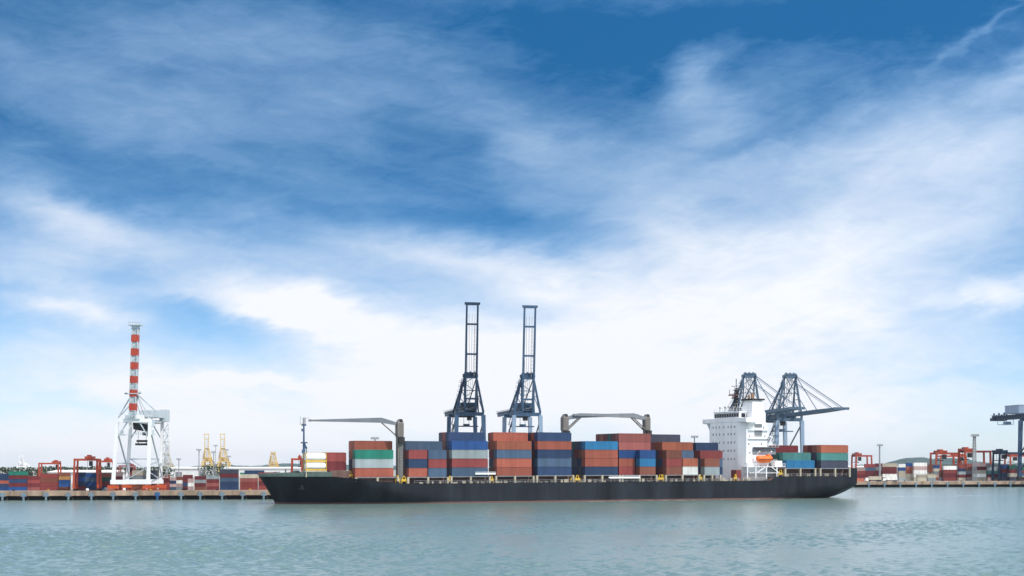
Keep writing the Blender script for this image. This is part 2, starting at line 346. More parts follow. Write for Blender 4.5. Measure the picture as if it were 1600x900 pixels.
quay(ZR, 560, 1700, 'more distant concrete quay on dark piles running behind the stern of the ship', FR)

# ------------------------------------------------------------------ ship frame
A = R(27); c27, s27 = math.cos(A), math.sin(A); Z0 = 444.0
SHIPM = Matrix.Translation((0, Z0, 0)) @ Matrix.Rotation(A, 4, 'Z')
def s_of(px, t=0.0):
    u = px - 800
    return (u * (Z0 + t * c27) + F * t * s27) / (F * c27 - u * s27)
ship = empty('container_ship', (0, Z0, 0), A, 'long black-hulled container ship loaded with coloured boxes, white superstructure near its stern', 'ship')

def lerp(a, b, x): return a + (b - a) * max(0, min(1, x))
def sstep(x): x = max(0, min(1, x)); return x * x * (3 - 2 * x)
def ztop(s):
    z = 8.25
    if s > -58: z = 8.25 - 2.2 * sstep((s + 62) / 29)
    if s > -33: z = 6.05 + 0.3 * (s + 33) / 125
    if s > 99: z += 1.4 * sstep((s - 99) / 3.5)
    if s > 134.6: z += 2.75 * sstep((s - 134.6) / 0.8)
    return z
def stem(z): return -71.7 - 5.0 * max(0, z / 8.3) ** 1.15 if z > 0 else -71.7 - 0.6 * z / 2
def tail(z): return 134.0 + 5.0 * (max(0, min(1, z / 2.4))) ** 0.6 if z > 0 else 134.0 + 6 * z
def half(s, z):
    x = (s - stem(z)) / lerp(56, 33, z / 7.5)
    f = math.sin(math.pi / 2 * max(0, min(1, x))) ** lerp(1.0, 0.66, z / 7.5)
    e = tail(z); r0 = lerp(96, 118, z / 4.0); k = max(0, min(1, (s - r0) / max(1, e - r0)))
    g_ = 1 - k ** 1.8 * lerp(0.72, 0.08, z / 4.0)
    return 15 * f * g_
sv = [-76.7, -76.2, -75.5, -74.5, -73, -71, -69, -66.5, -64, -61, -58, -55, -52, -50, -48, -46, -44, -42, -40, -38, -36, -34, -32, -29, -26, -22, -16, -8, 0, 15, 30, 45, 60, 75, 84, 90, 95, 98, 99, 100, 101, 102, 103, 106, 110, 114, 118, 122, 126, 130, 133, 134.6, 135, 135.4, 137, 139]
lam = [-.3, -.1, 0.0, .06, .13, .22, .34, .48, .64, .82, 1.0]
vs = []; fs = []
for i, sT in enumerate(sv):
    tau = (sT + 76.7) / 215.7
    for side_ in (-1, 1):
        for l in lam:
            zt = ztop(sT); z = l * zt if l > 0 else l * 8
            zz = z if l < 1 else min(z, zt)
            zr = zz * 8.3 / zt if zt > 8.3 or sT < -30 else zz
            zr = min(zr, 8.3)
            s_ = stem(zr) + tau * (tail(zr) - stem(zr))
            hb = half(s_, zr)
            if i == 0: hb = 0.06
            vs.append((s_, 15 + side_ * hb, zz))
nl = len(lam)
for i in range(len(sv) - 1):
    for sd in (0, 1):
        for j in range(nl - 1):
            a0 = (i * 2 + sd) * nl + j; b0 = ((i + 1) * 2 + sd) * nl + j
            fs.append((a0, b0, b0 + 1, a0 + 1) if sd == 0 else (a0, a0 + 1, b0 + 1, b0))
k0 = 0; fs.append(tuple([j for j in range(nl)] + [nl + j for j in range(nl - 1, -1, -1)]))
k1 = (len(sv) - 1) * 2 * nl; fs.append(tuple([k1 + nl + j for j in range(nl)] + [k1 + j for j in range(nl - 1, -1, -1)]))
hull = MB().add(vs, fs).build('hull', HULL, ship, smooth=True)
try: hull.data.set_sharp_from_angle(angle=R(35))
except Exception: pass
topv = lambda sT, sd: half(sT, 8.25 if sT < -33 else 7.5)
# decks (set just under the hull edge)
def deck_strip(s0, s1, dz, name, n=24):
    m = MB(); vv = []; ff = []
    for i in range(n + 1):
        s_ = s0 + (s1 - s0) * i / n; hb = max(.02, half(s_, 8.25 if s_ < -33 else 7.5) - .12); z = ztop(s_) - dz
        vv += [(s_, 15 - hb, z), (s_, 15 + hb, z)]
    for i in range(n): ff.append((2 * i, 2 * i + 2, 2 * i + 3, 2 * i + 1))
    return m.add(vv, ff).build(name, DECKR, ship)
deck_strip(-76.4, 98.9, .12, 'deck', 90); deck_strip(99.2, 134.4, .35, 'aft_deck'); deck_strip(134.7, 138.9, .12, 'stern_deck', 6)
# forecastle bulwark: thin shell on the hull edge
vv = []; ff = []
bs = [-76.6, -76.2, -75.5, -74.5, -73, -71, -69, -66.5, -64, -61, -59.5, -58.4]
for i, s_ in enumerate(bs):
    hgt = lerp(.75, 1.35, (s_ + 76.6) / 17); hb = max(.06, half(s_, 8.25))
    for k in (-1, 1):
        lean = 1.015
        vv += [(s_ - .10, 15 + k * hb, 8.25), (s_ - .25, 15 + k * hb * lean, 8.25 + hgt), (s_ + .1, 15 + k * max(.01, hb * lean - .25), 8.25 + hgt), (s_ + .1, 15 + k * max(.01, hb - .25), 8.13)]
for i in range(len(bs) - 1):
    for k in (0, 1):
        a0 = (i * 2 + k) * 4; b0 = ((i + 1) * 2 + k) * 4
        for j in range(4): ff.append((a0 + j, b0 + j, b0 + (j + 1) % 4, a0 + (j + 1) % 4))
MB().add(vv, ff).build('bulwark', BULW, ship)
# anchor in its pocket
an = MB().box(-66.2, -65.3, 15 - half(-65.7, 5.5) - .35, 15 - half(-65.7, 5.5) + .4, 4.6, 6.0); an.bar((-66.6, 15 - half(-66.4, 4.6) - .4, 4.5), (-64.9, 15 - half(-64.9, 4.6) - .4, 4.5), .4)
an.build('anchor', DARK, ship)
# foremast
m = MB(); fz = 25.2; fm = (-62.8, 15)
m.tube((-62.8, 15, 8.1), (-62.8, 15, 18.4), .42, 10, .34); m.tube((-62.8, 15, 18.4), (-62.8, 15, fz - 1.6), .30, 10, .24)
m.box(-63.5, -61.9, 14.2, 15.8, 18.2, 18.6); m.box(-63.3, -62.5, 14.6, 15.4, 15.2, 16.3); m.box(-63.5, -62.9, 14.7, 15.3, 21.8, 22.6); m.box(-63.4, -62.2, 14.5, 15.5, 23.5, 24.0)
m.bar((-62.5, 15, 18.2), (-60.2, 15, 8.2), .22); m.bar((-62.5, 15, 17.6), (-61.9, 15, 16.6), .5)
m.build('foremast', BLUES, ship)
m = MB(); m.box(-63.0, -62.3, 14.6, 15.4, 24.0, 25.9); m.bar((-63.9, 15, 24.0), (-63.9, 15, 26.4), .10); m.bar((-62.6, 15, 25.9), (-61.2, 15, 25.9), .14); m.box(-64.1, -63.2, 14.8, 15.2, 23.9, 24.1)
m.build('mast_head', STEELG, ship)
# windlass, hatch and rail on the forecastle
m = MB(); m.box(-67, -65.4, 11, 13, 8.1, 9.9); m.tube((-66.2, 10.6, 9.3), (-66.2, 13.4, 9.3), .75, 12); m.box(-60.8, -58.9, 6.5, 9.5, 8.1, 9.9); m.tube((-64, 8, 8.1), (-64, 8, 10.2), .3); m.tube((-68.5, 15, 8.1), (-68.5, 15, 10.4), .2)
m.build('windlass', BULW, ship)
def railing(pts, name, h=1.05, mat=WHITE, step=2.4, w=.07):
    m = MB()
    for p, q in zip(pts, pts[1:]):
        p = Vector(p); q = Vector(q); L = (q - p).length; nn = max(1, int(L / step))
        for k in range(nn + 1):
            r = p.lerp(q, k / nn); m.bar(r, r + Vector((0, 0, h)), w)
        for f_ in (1.0, .5): m.bar(p + Vector((0, 0, h * f_)), q + Vector((0, 0, h * f_)), w)
    return m.build(name, mat, ship)

# hatch coamings, stanchions and yellow gear under the boxes
BASE = {'B1': 10.0, 'B2': 8.1, 'B3': 8.1, 'B4': 8.25, 'B5': 8.35, 'B6': 8.45, 'B7': 8.5, 'B8': 8.5, 'B9': 8.5, 'B10': 8.45, 'B11': 10.65, 'B12': 10.65}
START = {'B1': -58.5, 'B2': -51.0, 'B3': -34.6, 'B4': -20.3, 'B5': -5.0, 'B6': 9.4, 'B7': 26.7, 'B8': 40.9, 'B9': 57.7, 'B10': 72.9, 'B11': 106.8, 'B12': 122.2}
for k, s0 in START.items():
    if k == 'B1': L = 6.1
    elif k == 'B10': L = 6.1
    else: L = 12.6
    zb = BASE[k]; hbm = min(half(s0, 7.5), half(s0 + L, 7.5))
    lo = 15 - hbm + (3.0 if k not in ('B1', 'B2') else 1.2); zd = ztop(s0 + L / 2) - .12
    if k in ('B11', 'B12'): zd = ztop(s0) - .35
    MB().box(s0 - .1, s0 + L + .1, lo, 30 - lo, zd, zb - .05).build('hatch_coaming', DECKR, ship)
    if k in ('B1',): continue
    e0 = .35 if k != 'B2' else 15 - half(s0, 8.2) + .3
    for q in (s0 - .25, s0 + L * .5, s0 + L + .25):
        e1 = e0 if k != 'B2' else max(.4, 15 - half(q, 8.2) + .35)
        MB().box(q - .3, q + .3, e1, e1 + .7, zd + .02, zb - .06).build('stanchion', BEIGE, ship)
    MB().box(s0 + .1, s0 + L - .1, e0 + .2, e0 + 2.3, zb - .30, zb - .05).build('support_beam', GREYP, ship)
for s_, t_, w_ in ((-38.0, 1.0, .7), (-36.0, .9, .9), (-6.7, .6, .6), (24.0, .8, 1.0), (23.2, 2.5, .8), (55.6, .8, 1.2), (56.8, 1.4, .7), (71.2, .8, .9), (86, 1, .6), (105.2, 1.2, 1.1), (-51.9, 4.5, .8), (-20.9, .7, .5)):
    m = MB(); m.box(s_ - w_, s_ + w_, t_, t_ + .9, ztop(s_) + .6, ztop(s_) + 1.3); m.bar((s_ - w_, t_ + .2, ztop(s_) - .1), (s_ - w_ * .2, t_ + .2, ztop(s_) + 2.3), .22); m.bar((s_ + w_, t_ + .2, ztop(s_) - .1), (s_ + w_ * .2, t_ + .2, ztop(s_) + 2.3), .22)
    m.build('lashing_gear', YELLOW, ship)
m = MB()
for k in range(60):
    s_ = -30 + k * 2.1 + random.uniform(-.7, .7)
    if s_ > 92: break
    h_ = random.uniform(.3, 1.1); w_ = random.uniform(.2, .8); t_ = random.uniform(1.2, 2.4)
    m.box(s_ - w_, s_ + w_, t_, t_ + .5, ztop(s_) - .1, ztop(s_) + h_)
m.build('deck_pipe', BEIGE, ship)
railing([(-33, .25, ztop(-33) - .1), (20, .25, ztop(20) - .1), (98, .25, ztop(98) - .1)], 'railing', 1.0, STEELG, 2.0, .06)
railing([(103, .3, ztop(103) - .1), (134, .9, ztop(134) - .1)], 'railing', 1.0, STEELG, 2.0, .06)
# gangways stowed along the rail
for s0, s1, z_ in ((-12.6, -5.6, 8.75), (35.5, 47.0, 7.35)):
    m = MB(); m.box(s0, s1, .1, .75, z_, z_ + .18)
    for y_ in (.12, .72):
        m.bar((s0, y_, z_ + .75), (s1, y_, z_ + .75), .10)
        m.box(s0, s1, y_ - .03, y_ + .03, z_ + .18, z_ + .5)
    m.build('gangway', WHITE, ship)
# white light box seen through the stern opening, mooring gear
MB().box(129.8, 131.6, 4, 5.5, 7.6, 8.7).build('winch_cover', WHITE, ship)
for s_ in (108, 113, 117.5, 125.5):
    m = MB(); m.tube((s_, 2.2, ztop(s_) - .35), (s_, 2.2, ztop(s_) + .9), .35); m.tube((s_ + .9, 2.2, ztop(s_) - .35), (s_ + .9, 2.2, ztop(s_) + .9), .35); m.box(s_ - .4, s_ + 1.3, 1.8, 2.6, ztop(s_) - .35, ztop(s_) - .25)
    m.build('mooring_bitt', BEIGE, ship)
MB().box(103.5, 134.6, 1.2, 28.8, 10.3, 10.58).build('upper_aft_deck', DECKR, ship)

# deck cranes
def deck_crane(s_, t_, zt, tip, braced, drop, w=2.0):
    z0 = ztop(s_) - .1
    post = MB(); post.box(s_ - w * .42, s_ + w * .42, t_ - w * .42, t_ + w * .42, z0, zt - 4.6)
    post.box(s_ - w * .5, s_ + w * .5, t_ - w * .5, t_ + w * .5, zt - 4.6, zt - .5)
    post.hexa([(s_ - w * .5, t_ - w * .5, zt - .5), (s_ + w * .5, t_ - w * .5, zt - .5), (s_ + w * .5, t_ + w * .5, zt - .5), (s_ - w * .5, t_ + w * .5, zt - .5),
               (s_ - w * .2, t_ - w * .3, zt + .5), (s_ + w * .35, t_ - w * .3, zt + .5), (s_ + w * .35, t_ + w * .3, zt + .5), (s_ - w * .2, t_ + w * .3, zt + .5)])
    P = post.build('deck_crane', TAN, ship)
    d = Vector((tip[0] - s_, tip[1] - t_, 0)); L = d.length; d.normalize(); n_ = Vector((-d.y, d.x, 0))
    foot = Vector((s_, t_, zt - .7)) + d * w * .45; knee = Vector((s_, t_, zt - .7 + drop)) + d * (w * .45 + L * .17); end = Vector((tip[0], tip[1], tip[2]))
    j = MB()
    for k in (-1, 1):
        o = n_ * (k * .75); o2 = n_ * (k * .35)
        j.bar(foot + o, knee + o, .42, .95, .45, 1.55); j.bar(knee + o, end + o2, .42, 1.5, .28, .45)
    for q in range(1, 12):
        r = knee.lerp(end, q / 12); ww = .75 - .4 * q / 12; j.bar(r - n_ * ww, r + n_ * ww, .16)
    j.box(end.x - .35, end.x + .35, end.y - .45, end.y + .45, end.z - .3, end.z + .35)
    j.build('jib', GREYP, P)
    b_ = MB(); base = Vector((s_, t_, zt - 4.3)) + d * w * .5
    for k in (-1, 1): b_.bar(base + n_ * k * .7, knee + n_ * k * .7 - Vector((0, 0, .7)), .32)
    b_.build('brace', TAN, P)
    cb_ = MB(); cb_.box(s_ - .9, s_ + .9, t_ - w * .5 - 1.0, t_ - w * .5, zt - 6.5, zt - 4.7); cb_.build('cab', DARK, P)
    wn = MB(); wn.tube((s_ + .2, t_ - .9, zt + .2), (s_ + .2, t_ + .9, zt + .2), .55, 12); wn.build('winch', DARK, P)
    ld = MB()
    for k in (-.25, .25): ld.bar((s_ + k, t_ - w * .42 - .25, z0), (s_ + k, t_ - w * .42 - .25, zt - 6.6), .08)
    for k in range(12): ld.bar((s_ - .25, t_ - w * .42 - .25, z0 + 1 + k * .9), (s_ + .25, t_ - w * .42 - .25, z0 + 1 + k * .9), .07)
    ld.build('ladder', STEELG, P)
    return P
deck_crane(-36.9, 2.4, 24.8, (-61.0, 14.6, 25.1), True, 1.1)
deck_crane(24.1, 9.5, 27.6, (52.5, 10.6, 28.4), True, 1.0)
deck_crane(55.5, 9.5, 28.0, (27.0, 8.4, 28.0), True, .9)

# accommodation block
m = MB(); zb = 6.0; zr = 26.4
o = [(91, 7), (92.6, 4), (101.5, 4), (101.5, 26), (92.6, 26), (91, 23)]
n = len(o)
m.add([(x, y, zb) for x, y in o] + [(x, y, zr) for x, y in o], [tuple(range(n - 1, -1, -1)), tuple(range(n, 2 * n))] + [(i, (i + 1) % n, n + (i + 1) % n, n + i) for i in range(n)])
m.build('accommodation_block', WHITE, ship)
m = MB()
for k, (z0, z1, s1) in enumerate(((6.2, 9.6, 106.0), (9.6, 12.6, 105.2), (12.6, 15.6, 104.2), (15.6, 18.8, 103.2))): m.box(101.5, s1, 5.0 + k * .2, 25 - k * .2, z0, z1 - .02)
m.build('aft_house', WHITE, ship)
# window rows, every window its own pane on the front and side
def win(face, a, z, w=.55, h=.75):
    m = MB()
    if face == 'front': m.box(90.94, 91.0, a - w / 2, a + w / 2, z, z + h)
    else: m.box(a - w / 2, a + w / 2, 3.94, 4.0, z, z + h)
    m.build('window', WINP, ship)
for z_ in (13.4, 16.3, 19.2, 22.1, 24.6):
    for a_ in (8.6, 10.6, 12.4, 15, 17.6, 19.6, 21.4): win('front', a_, z_)
for z_, ss in ((24.3, (93.7, 99.9)), (21.3, (94, 100.4)), (18.6, (93.6, 99)), (15.6, (94.1,))):
    for a_ in ss: win('side', a_, z_)
m = MB(); m.box(91.2, 96, 2.0, 28.0, 26.4, 26.62); m.build('bridge_deck', WHITE, ship)
m = MB()                                     # wing bulwarks with their splayed undersides
m.box(91.0, 91.25, 2.0, 28.0, 26.62, 28.0); m.box(95.8, 96, 2.0, 9, 26.62, 28.0); m.box(95.8, 96, 21, 28, 26.62, 28.0)
m.box(91.25, 95.8, 2.0, 2.2, 26.62, 28.0); m.box(91.25, 95.8, 27.8, 28.0, 26.62, 28.0)
m.hexa([(92.4, 2.2, 26.38), (95.2, 2.2, 26.38), (95.2, 4.0, 24.4), (92.7, 4.0, 24.4), (92.4, 2.2, 26.4), (95.2, 2.2, 26.4), (95.2, 4.0, 26.4), (92.7, 4.0, 26.4)])
m.hexa([(92.4, 26.0, 24.4), (95.2, 26.0, 24.4), (95.2, 27.8, 26.38), (92.7, 27.8, 26.38), (92.4, 26, 26.4), (95.2, 26, 26.4), (95.2, 27.8, 26.4), (92.7, 27.8, 26.4)])
m.build('bridge_wing', WHITE, ship)
m = MB(); m.box(92.2, 100.5, 7.5, 22.5, 26.62, 30.2); m.box(91.9, 100.8, 7.2, 22.8, 30.2, 30.45)
bh = m.build('wheelhouse', WHITE, ship)
for k in range(10):
    a_ = 8.0 + k * 1.45; MB().box(92.12, 92.2, a_, a_ + 1.2, 28.45, 29.75).build('window_pane', GLASS, bh)
for k in range(3): MB().box(93 + k * 2.2, 94.7 + k * 2.2, 7.42, 7.5, 28.3, 29.7).build('window_pane', GLASS, bh)
railing([(100.4, 7.4, 30.45), (92.2, 7.4, 30.45), (92.2, 22.6, 30.45), (100.4, 22.6, 30.45)], 'railing', 1.1, WHITE, 1.6, .07)
m = MB()
for a_ in (9.5, 12, 14.5, 17, 20): m.tube((92.9, a_, 30.45), (92.9, a_, 32.0 + .5 * (a_ % 2)), .10, 8); m.tube((92.9, a_, 31.7), (92.9, a_, 32.2), .3, 8)
m.build('antenna', STEELG, ship)
# engine casing and funnel
m = MB(); m.box(95.4, 101.2, 4.6, 11.8, 26.4, 30.0); m.hexa([(95.8, 4.8, 30.0), (101.0, 4.8, 30.0), (101.0, 11.6, 30.0), (95.8, 11.6, 30.0), (96.4, 5.6, 34.2), (100.4, 5.6, 34.2), (100.4, 10.8, 34.2), (96.4, 10.8, 34.2)])
fu = m.build('funnel', WHITE, ship)
MB().box(95.7, 101.2, 5.0, 11.4, 34.2, 34.75).build('funnel_rim', DARK, fu)
m = MB()
for (a_, b_, h_) in ((97.3, 7.2, 36.6), (98.3, 8.2, 36.8), (99.0, 9.2, 36.2), (97.6, 9.4, 36.0)): m.tube((a_, b_, 34.7), (a_, b_, h_), .42, 10)
m.build('exhaust_pipe', paint('rusty exhaust', (.34, .19, .11), .7, 0, .3), fu)
# radar mast
m = MB()
for dx in (-.55, .55):
    for dy in (-.55, .55): m.bar((95.0 + dx, 13.2 + dy, 30.4), (95.0 + dx * .6, 13.2 + dy * .6, 38.2), .26)
for k in range(8):
    z_ = 31 + k; 
    m.bar((94.5, 12.7, z_), (95.5, 12.7, z_ + .9), .16); m.bar((94.5, 13.7, z_ + .9), (95.5, 13.7, z_), .16)
    m.box(94.4, 95.6, 12.6, 13.8, z_ - .06, z_ + .06)
m.box(93.6, 96.3, 12, 14.4, 35.0, 35.2); m.box(94.0, 96.0, 12.4, 14.0, 37.9, 38.1)
m.bar((95, 9.5, 36.7), (95, 17.5, 36.7), .2); m.bar((95, 11, 39.4), (95, 16, 39.4), .16); m.bar((95, 13.2, 38), (95, 13.2, 42.0), .2); m.bar((95, 9.8, 36.7), (95, 9.8, 38.4), .12); m.bar((95, 17.2, 36.7), (95, 17.2, 38.4), .12)
m.bar((93.9, 13.2, 33.0), (92.4, 13.2, 30.5), .14); m.bar((95, 13.9, 36.0), (95, 20.5, 30.5), .09)
ms = m.build('radar_mast', DARK, ship)
m = MB(); m.box(93.3, 93.9, 10.9, 15.5, 36.0, 36.35); m.tube((93.6, 13.2, 35.2), (93.6, 13.2, 36.0), .25); m.build('radar_scanner', paint('scanner red', (.24, .09, .08), .5, 0, .1), ms)
m = MB(); m.box(95.6, 96.1, 11.6, 14.8, 38.4, 38.7); m.tube((95.8, 13.2, 38.1), (95.8, 13.2, 38.4), .2); m.build('radar_scanner', STEELG, ms)
# grey louvre panels, platforms, stair flights on the side
for s0, s1, z0, z1 in ((96.0, 99.2, 24.6, 26.0), (96.0, 99.2, 21.6, 24.0)):
    m = MB()
    for k in range(6): m.box(s0, s1, 3.86, 3.99, z0 + (z1 - z0) * k / 6, z0 + (z1 - z0) * (k + .7) / 6)
    m.build('louvre', LOUV, ship)
MB().box(95.4, 105.4, 2.6, 4.0, 17.75, 17.95).build('platform', GREYP, ship)
MB().box(95.2, 105.0, 3.8, 4.0, 15.4, 17.75).build('side_screen', GREYP, ship)
railing([(95.4, 2.7, 17.95), (105.4, 2.7, 17.95)], 'railing', 1.0, WHITE, 1.4, .07)
railing([(101.7, 5.2, 21.8), (103.2, 5.2, 21.8), (103.2, 12, 21.8)], 'railing', 1.0, WHITE, 1.2, .07)
MB().box(101.5, 103.4, 5.0, 20, 21.6, 21.8).build('platform', WHITE, ship)
for z_ in (21.6, 24.5):
    MB().box(93.4, 101.6, 3.35, 4.0, z_ - .85, z_ - .72).build('side_walkway', WHITE, ship)
    railing([(93.4, 3.4, z_ - .72), (101.6, 3.4, z_ - .72)], 'railing', .9, WHITE, 1.6, .06)
for k, (z0, z1, s1) in enumerate(((9.6, 9.75, 107.0), (12.6, 12.75, 106.4), (15.6, 15.75, 105.6), (18.8, 18.95, 104.6))):
    MB().box(101.5, s1, 4.4 + k * .2, 25.6 - k * .2, z0, z1).build('deck_edge', WHITE, ship); railing([(101.6, 4.5 + k * .2, z1), (s1 - .1, 4.5 + k * .2, z1), (s1 - .1, 20, z1)], 'railing', .95, WHITE, 1.5, .06)
m = MB()
for k in range(5): m.bar((103.4 if k % 2 else 101.9, 4.75, 9.7 + k * 2.3), (101.9 if k % 2 else 103.4, 4.75, 12 + k * 2.3), .4)
m.build('outside_stair', GREYP, ship)
m = MB()                                     # boat deck with its white clutter
m.box(90.5, 108.0, 1.0, 5.0, 11.0, 11.2); m.box(92, 107.4, 1.4, 4.6, 8.9, 9.1)
for s_ in (91, 94.5, 99, 103.5, 107.3): m.bar((s_, 1.3, 7.0), (s_, 1.3, 11.0), .35)
m.bar((95, 1.2, 9.1), (98.6, 1.2, 11.1), .25); m.bar((101, 1.2, 11.1), (104.3, 1.2, 9.1), .25)
m.build('boat_deck', WHITE, ship)
railing([(90.6, 1.1, 11.2), (95.6, 1.1, 11.2)], 'railing', 1.0, WHITE, 1.0, .09); railing([(102.6, 1.1, 11.2), (108, 1.1, 11.2)], 'railing', 1.0, WHITE, 1.0, .09)
railing([(88.5, .4, 6.4), (98.6, .4, 6.4)], 'railing', 1.1, BEIGE, 1.1, .1)
for s_ in (96.2, 101.2):
    m = MB(); m.bar((s_, 3.6, 11.2), (s_, 2.6, 15.6), .35); m.bar((s_, 2.6, 15.6), (s_, 1.2, 16.4), .32); m.build('davit', WHITE, ship)
MB().box(103.6, 106.5, 2.2, 5, 11.2, 13.2).build('deck_locker', WHITE, ship); MB().box(91.4, 93.6, 1.6, 3.8, 11.2, 12.4).build('deck_locker', WHITE, ship)
m = MB(); m.box(87.6, 89.6, 3, 6, 6.2, 10.0); m.build('hatch_house', paint('oxide red', (.20, .04, .035), .6, 0, .2), ship)
# lifeboat: pointed enclosed hull hung from the davits
def lifeboat():
    root = empty('lifeboat', tuple(SHIPM @ Vector((98.7, 2.0, 12.4))), A, 'bright orange enclosed lifeboat hanging beside the white superstructure', 'lifeboat')
    vs = []; fs = []; NS, NR = 14, 14
    for i in range(NS + 1):
        x = -3.45 + 6.9 * i / NS; k = abs(x) / 3.45; r = max(.04, (1 - k ** 3.2)) ** .55
        for j in range(NR):
            a = 2 * math.pi * j / NR; y = math.cos(a) * 1.15 * r; z = math.sin(a); z = z * (1.35 if z > 0 else 1.25) * (r ** .5 if z > 0 else r) + .25 * k * k
            vs.append((x, y, z + 1.25))
    for i in range(NS):
        for j in range(NR): fs.append((i * NR + j, (i + 1) * NR + j, (i + 1) * NR + (j + 1) % NR, i * NR + (j + 1) % NR))
    fs += [tuple(range(NR)), tuple(NS * NR + j for j in range(NR - 1, -1, -1))]
    MB().add(vs, fs).build('hull', LIFEB, root, smooth=True)
    MB().box(-2.9, 2.9, -1.22, -1.1, 1.15, 1.32).build('rubbing_strake', DARK, root)
    MB().box(1.0, 2.1, -.55, .55, 2.4, 2.95).build('cockpit', LIFEB, root)
lifeboat()

# ------------------------------------------------------------------ containers
CMESH = {}
def container_mesh(size, col):
    key = (size, col)
    if key in CMESH: return CMESH[key]
    L = {'long': 12.19, 'short': 6.06, 'mid': 9.12}[size]; Wd = 2.44; Hc = 2.62
    m = MB()
    # frame: corner posts and rails
    for x in (0, L - .16):
        for y in (0, Wd - .16): m.box(x, x + .16, y, y + .16, 0, Hc)
    for y in (0, Wd - .10):
        m.box(.16, L - .16, y, y + .10, 0, .16); m.box(.16, L - .16, y, y + .10, Hc - .12, Hc)
    for x in (0, L - .10):
        m.box(x, x + .10, .16, Wd - .16, 0, .16); m.box(x, x + .10, .16, Wd - .16, Hc - .12, Hc)
    # corrugated sides
    n_ = int((L - .32) / .28); w = (L - .32) / n_
    for y0, sg in ((.0, 1), (Wd, -1)):
        prof = []
        for k in range(n_):
            x = .16 + k * w
            prof += [(x, .022), (x + w * .35, .022), (x + w * .5, .062), (x + w * .85, .062)]
        prof.append((L - .16, .022))
        vs = [(x, y0 + sg * d, z) for x, d in prof for z in (.16, Hc - .12)]
        m.add(vs, [(2 * i, 2 * i + 2, 2 * i + 3, 2 * i + 1) if sg > 0 else (2 * i, 2 * i + 1, 2 * i + 3, 2 * i + 2) for i in range(len(prof) - 1)])
    # ends, doors with locking bars, roof, floor
    m.add([(.05, .16, .16), (.05, Wd - .16, .16), (.05, Wd - .16, Hc - .12), (.05, .16, Hc - .12)], [(0, 3, 2, 1)])
    m.add([(L - .05, .16, .16), (L - .05, Wd - .16, .16), (L - .05, Wd - .16, Hc - .12), (L - .05, .16, Hc - .12)], [(0, 1, 2, 3)])
    for y in (.45, .95, 1.45, 1.95): m.box(L - .048, L - .01, y, y + .05, .2, Hc - .16)
    m.add([(.1, .1, Hc - .03), (L - .1, .1, Hc - .03), (L - .1, Wd - .1, Hc - .03), (.1, Wd - .1, Hc - .03)], [(0, 1, 2, 3)])
    m.add([(.1, .1, .05), (L - .1, .1, .05), (L - .1, Wd - .1, .05), (.1, Wd - .1, .05)], [(0, 3, 2, 1)])
    nf = len(m.f); m.box(.25, L - .25, .2, Wd - .2, Hc - .02, 2.715)      # added filler: blocks light through the gap, darkens the seam below the next box
    CMESH[key] = m.mesh('shipping_container', MATS['container ' + col]); CMESH[key].materials.append(DARK)
    for p in CMESH[key].polygons[nf:]: p.material_index = 1; return CMESH[key]
USED = {}
def reg(label):
    w_ = len(label.split())
    if label in USED or not 4 <= w_ <= 16: print('LABEL PROBLEM', w_, label)
    USED[label] = 1; return label
ORD = ['lowest', 'second', 'third', 'fourth', 'fifth', 'sixth']
ROWN = {0: 'outer row', 1: 'second row in', 2: 'third row in', 3: 'fourth row in', 4: 'fifth row in', 5: 'sixth row in', 6: 'seventh row in', 7: 'eighth row in'}
BAYN = {'B1': 'just aft of the tank containers', 'B2': 'ahead of the forward deck crane', 'B3': 'just aft of the forward deck crane', 'B4': 'below the bluer upright crane',
        'B5': 'below the paler upright crane', 'B6': 'ahead of the middle deck crane', 'B7': 'just aft of the middle deck crane', 'B8': 'ahead of the aftmost deck crane',
        'B9': 'just aft of the aftmost deck crane', 'B10': 'ahead of the white superstructure', 'B11': 'just aft of the orange lifeboat', 'B12': 'at the very stern'}
SHORTW = {'long': '', 'short': 'short ', 'mid': ''}
GONE = set()
TH = 2.72; RW = 2.53
def ship_box(bay, row, tier, half_, size, col, ds=0.0):
    """half_: '' for a long box, 'fore' / 'aft' for a short one in that end of its slot"""
    key = f'{bay}/{row}/{tier}/{half_}'
    if key in GONE: return
    s_ = START[bay] + ds + (6.42 if half_ == 'aft' else 0); t0 = .55 + row * RW
    if bay == 'B1': t0 = 6.4 + row * RW
    if bay == 'B2': t0 = 2.6 + row * RW
    p = SHIPM @ Vector((s_, t0, BASE[bay] + (tier - 1) * TH))
    o = bpy.data.objects.new('shipping_container', container_mesh(size, col)); COL.objects.link(o)
    o.location = p; o.rotation_euler = (0, 0, A)
    hw = {'fore': 'fore-end ', 'aft': 'aft-end ', '': ''}[half_]
    tag(o, reg(f"{col} {hw}container, {ORD[tier - 1]} tier, {ROWN[row]}, {BAYN[bay]}"), 'container', 'containers stacked on the ship')
    o['slot'] = key
def stack(bay, row, half_, size, cols, start=1, ds=0.0):
    for k, c_ in enumerate(cols):
        if c_: ship_box(bay, row, start + k, half_, size, c_, ds)
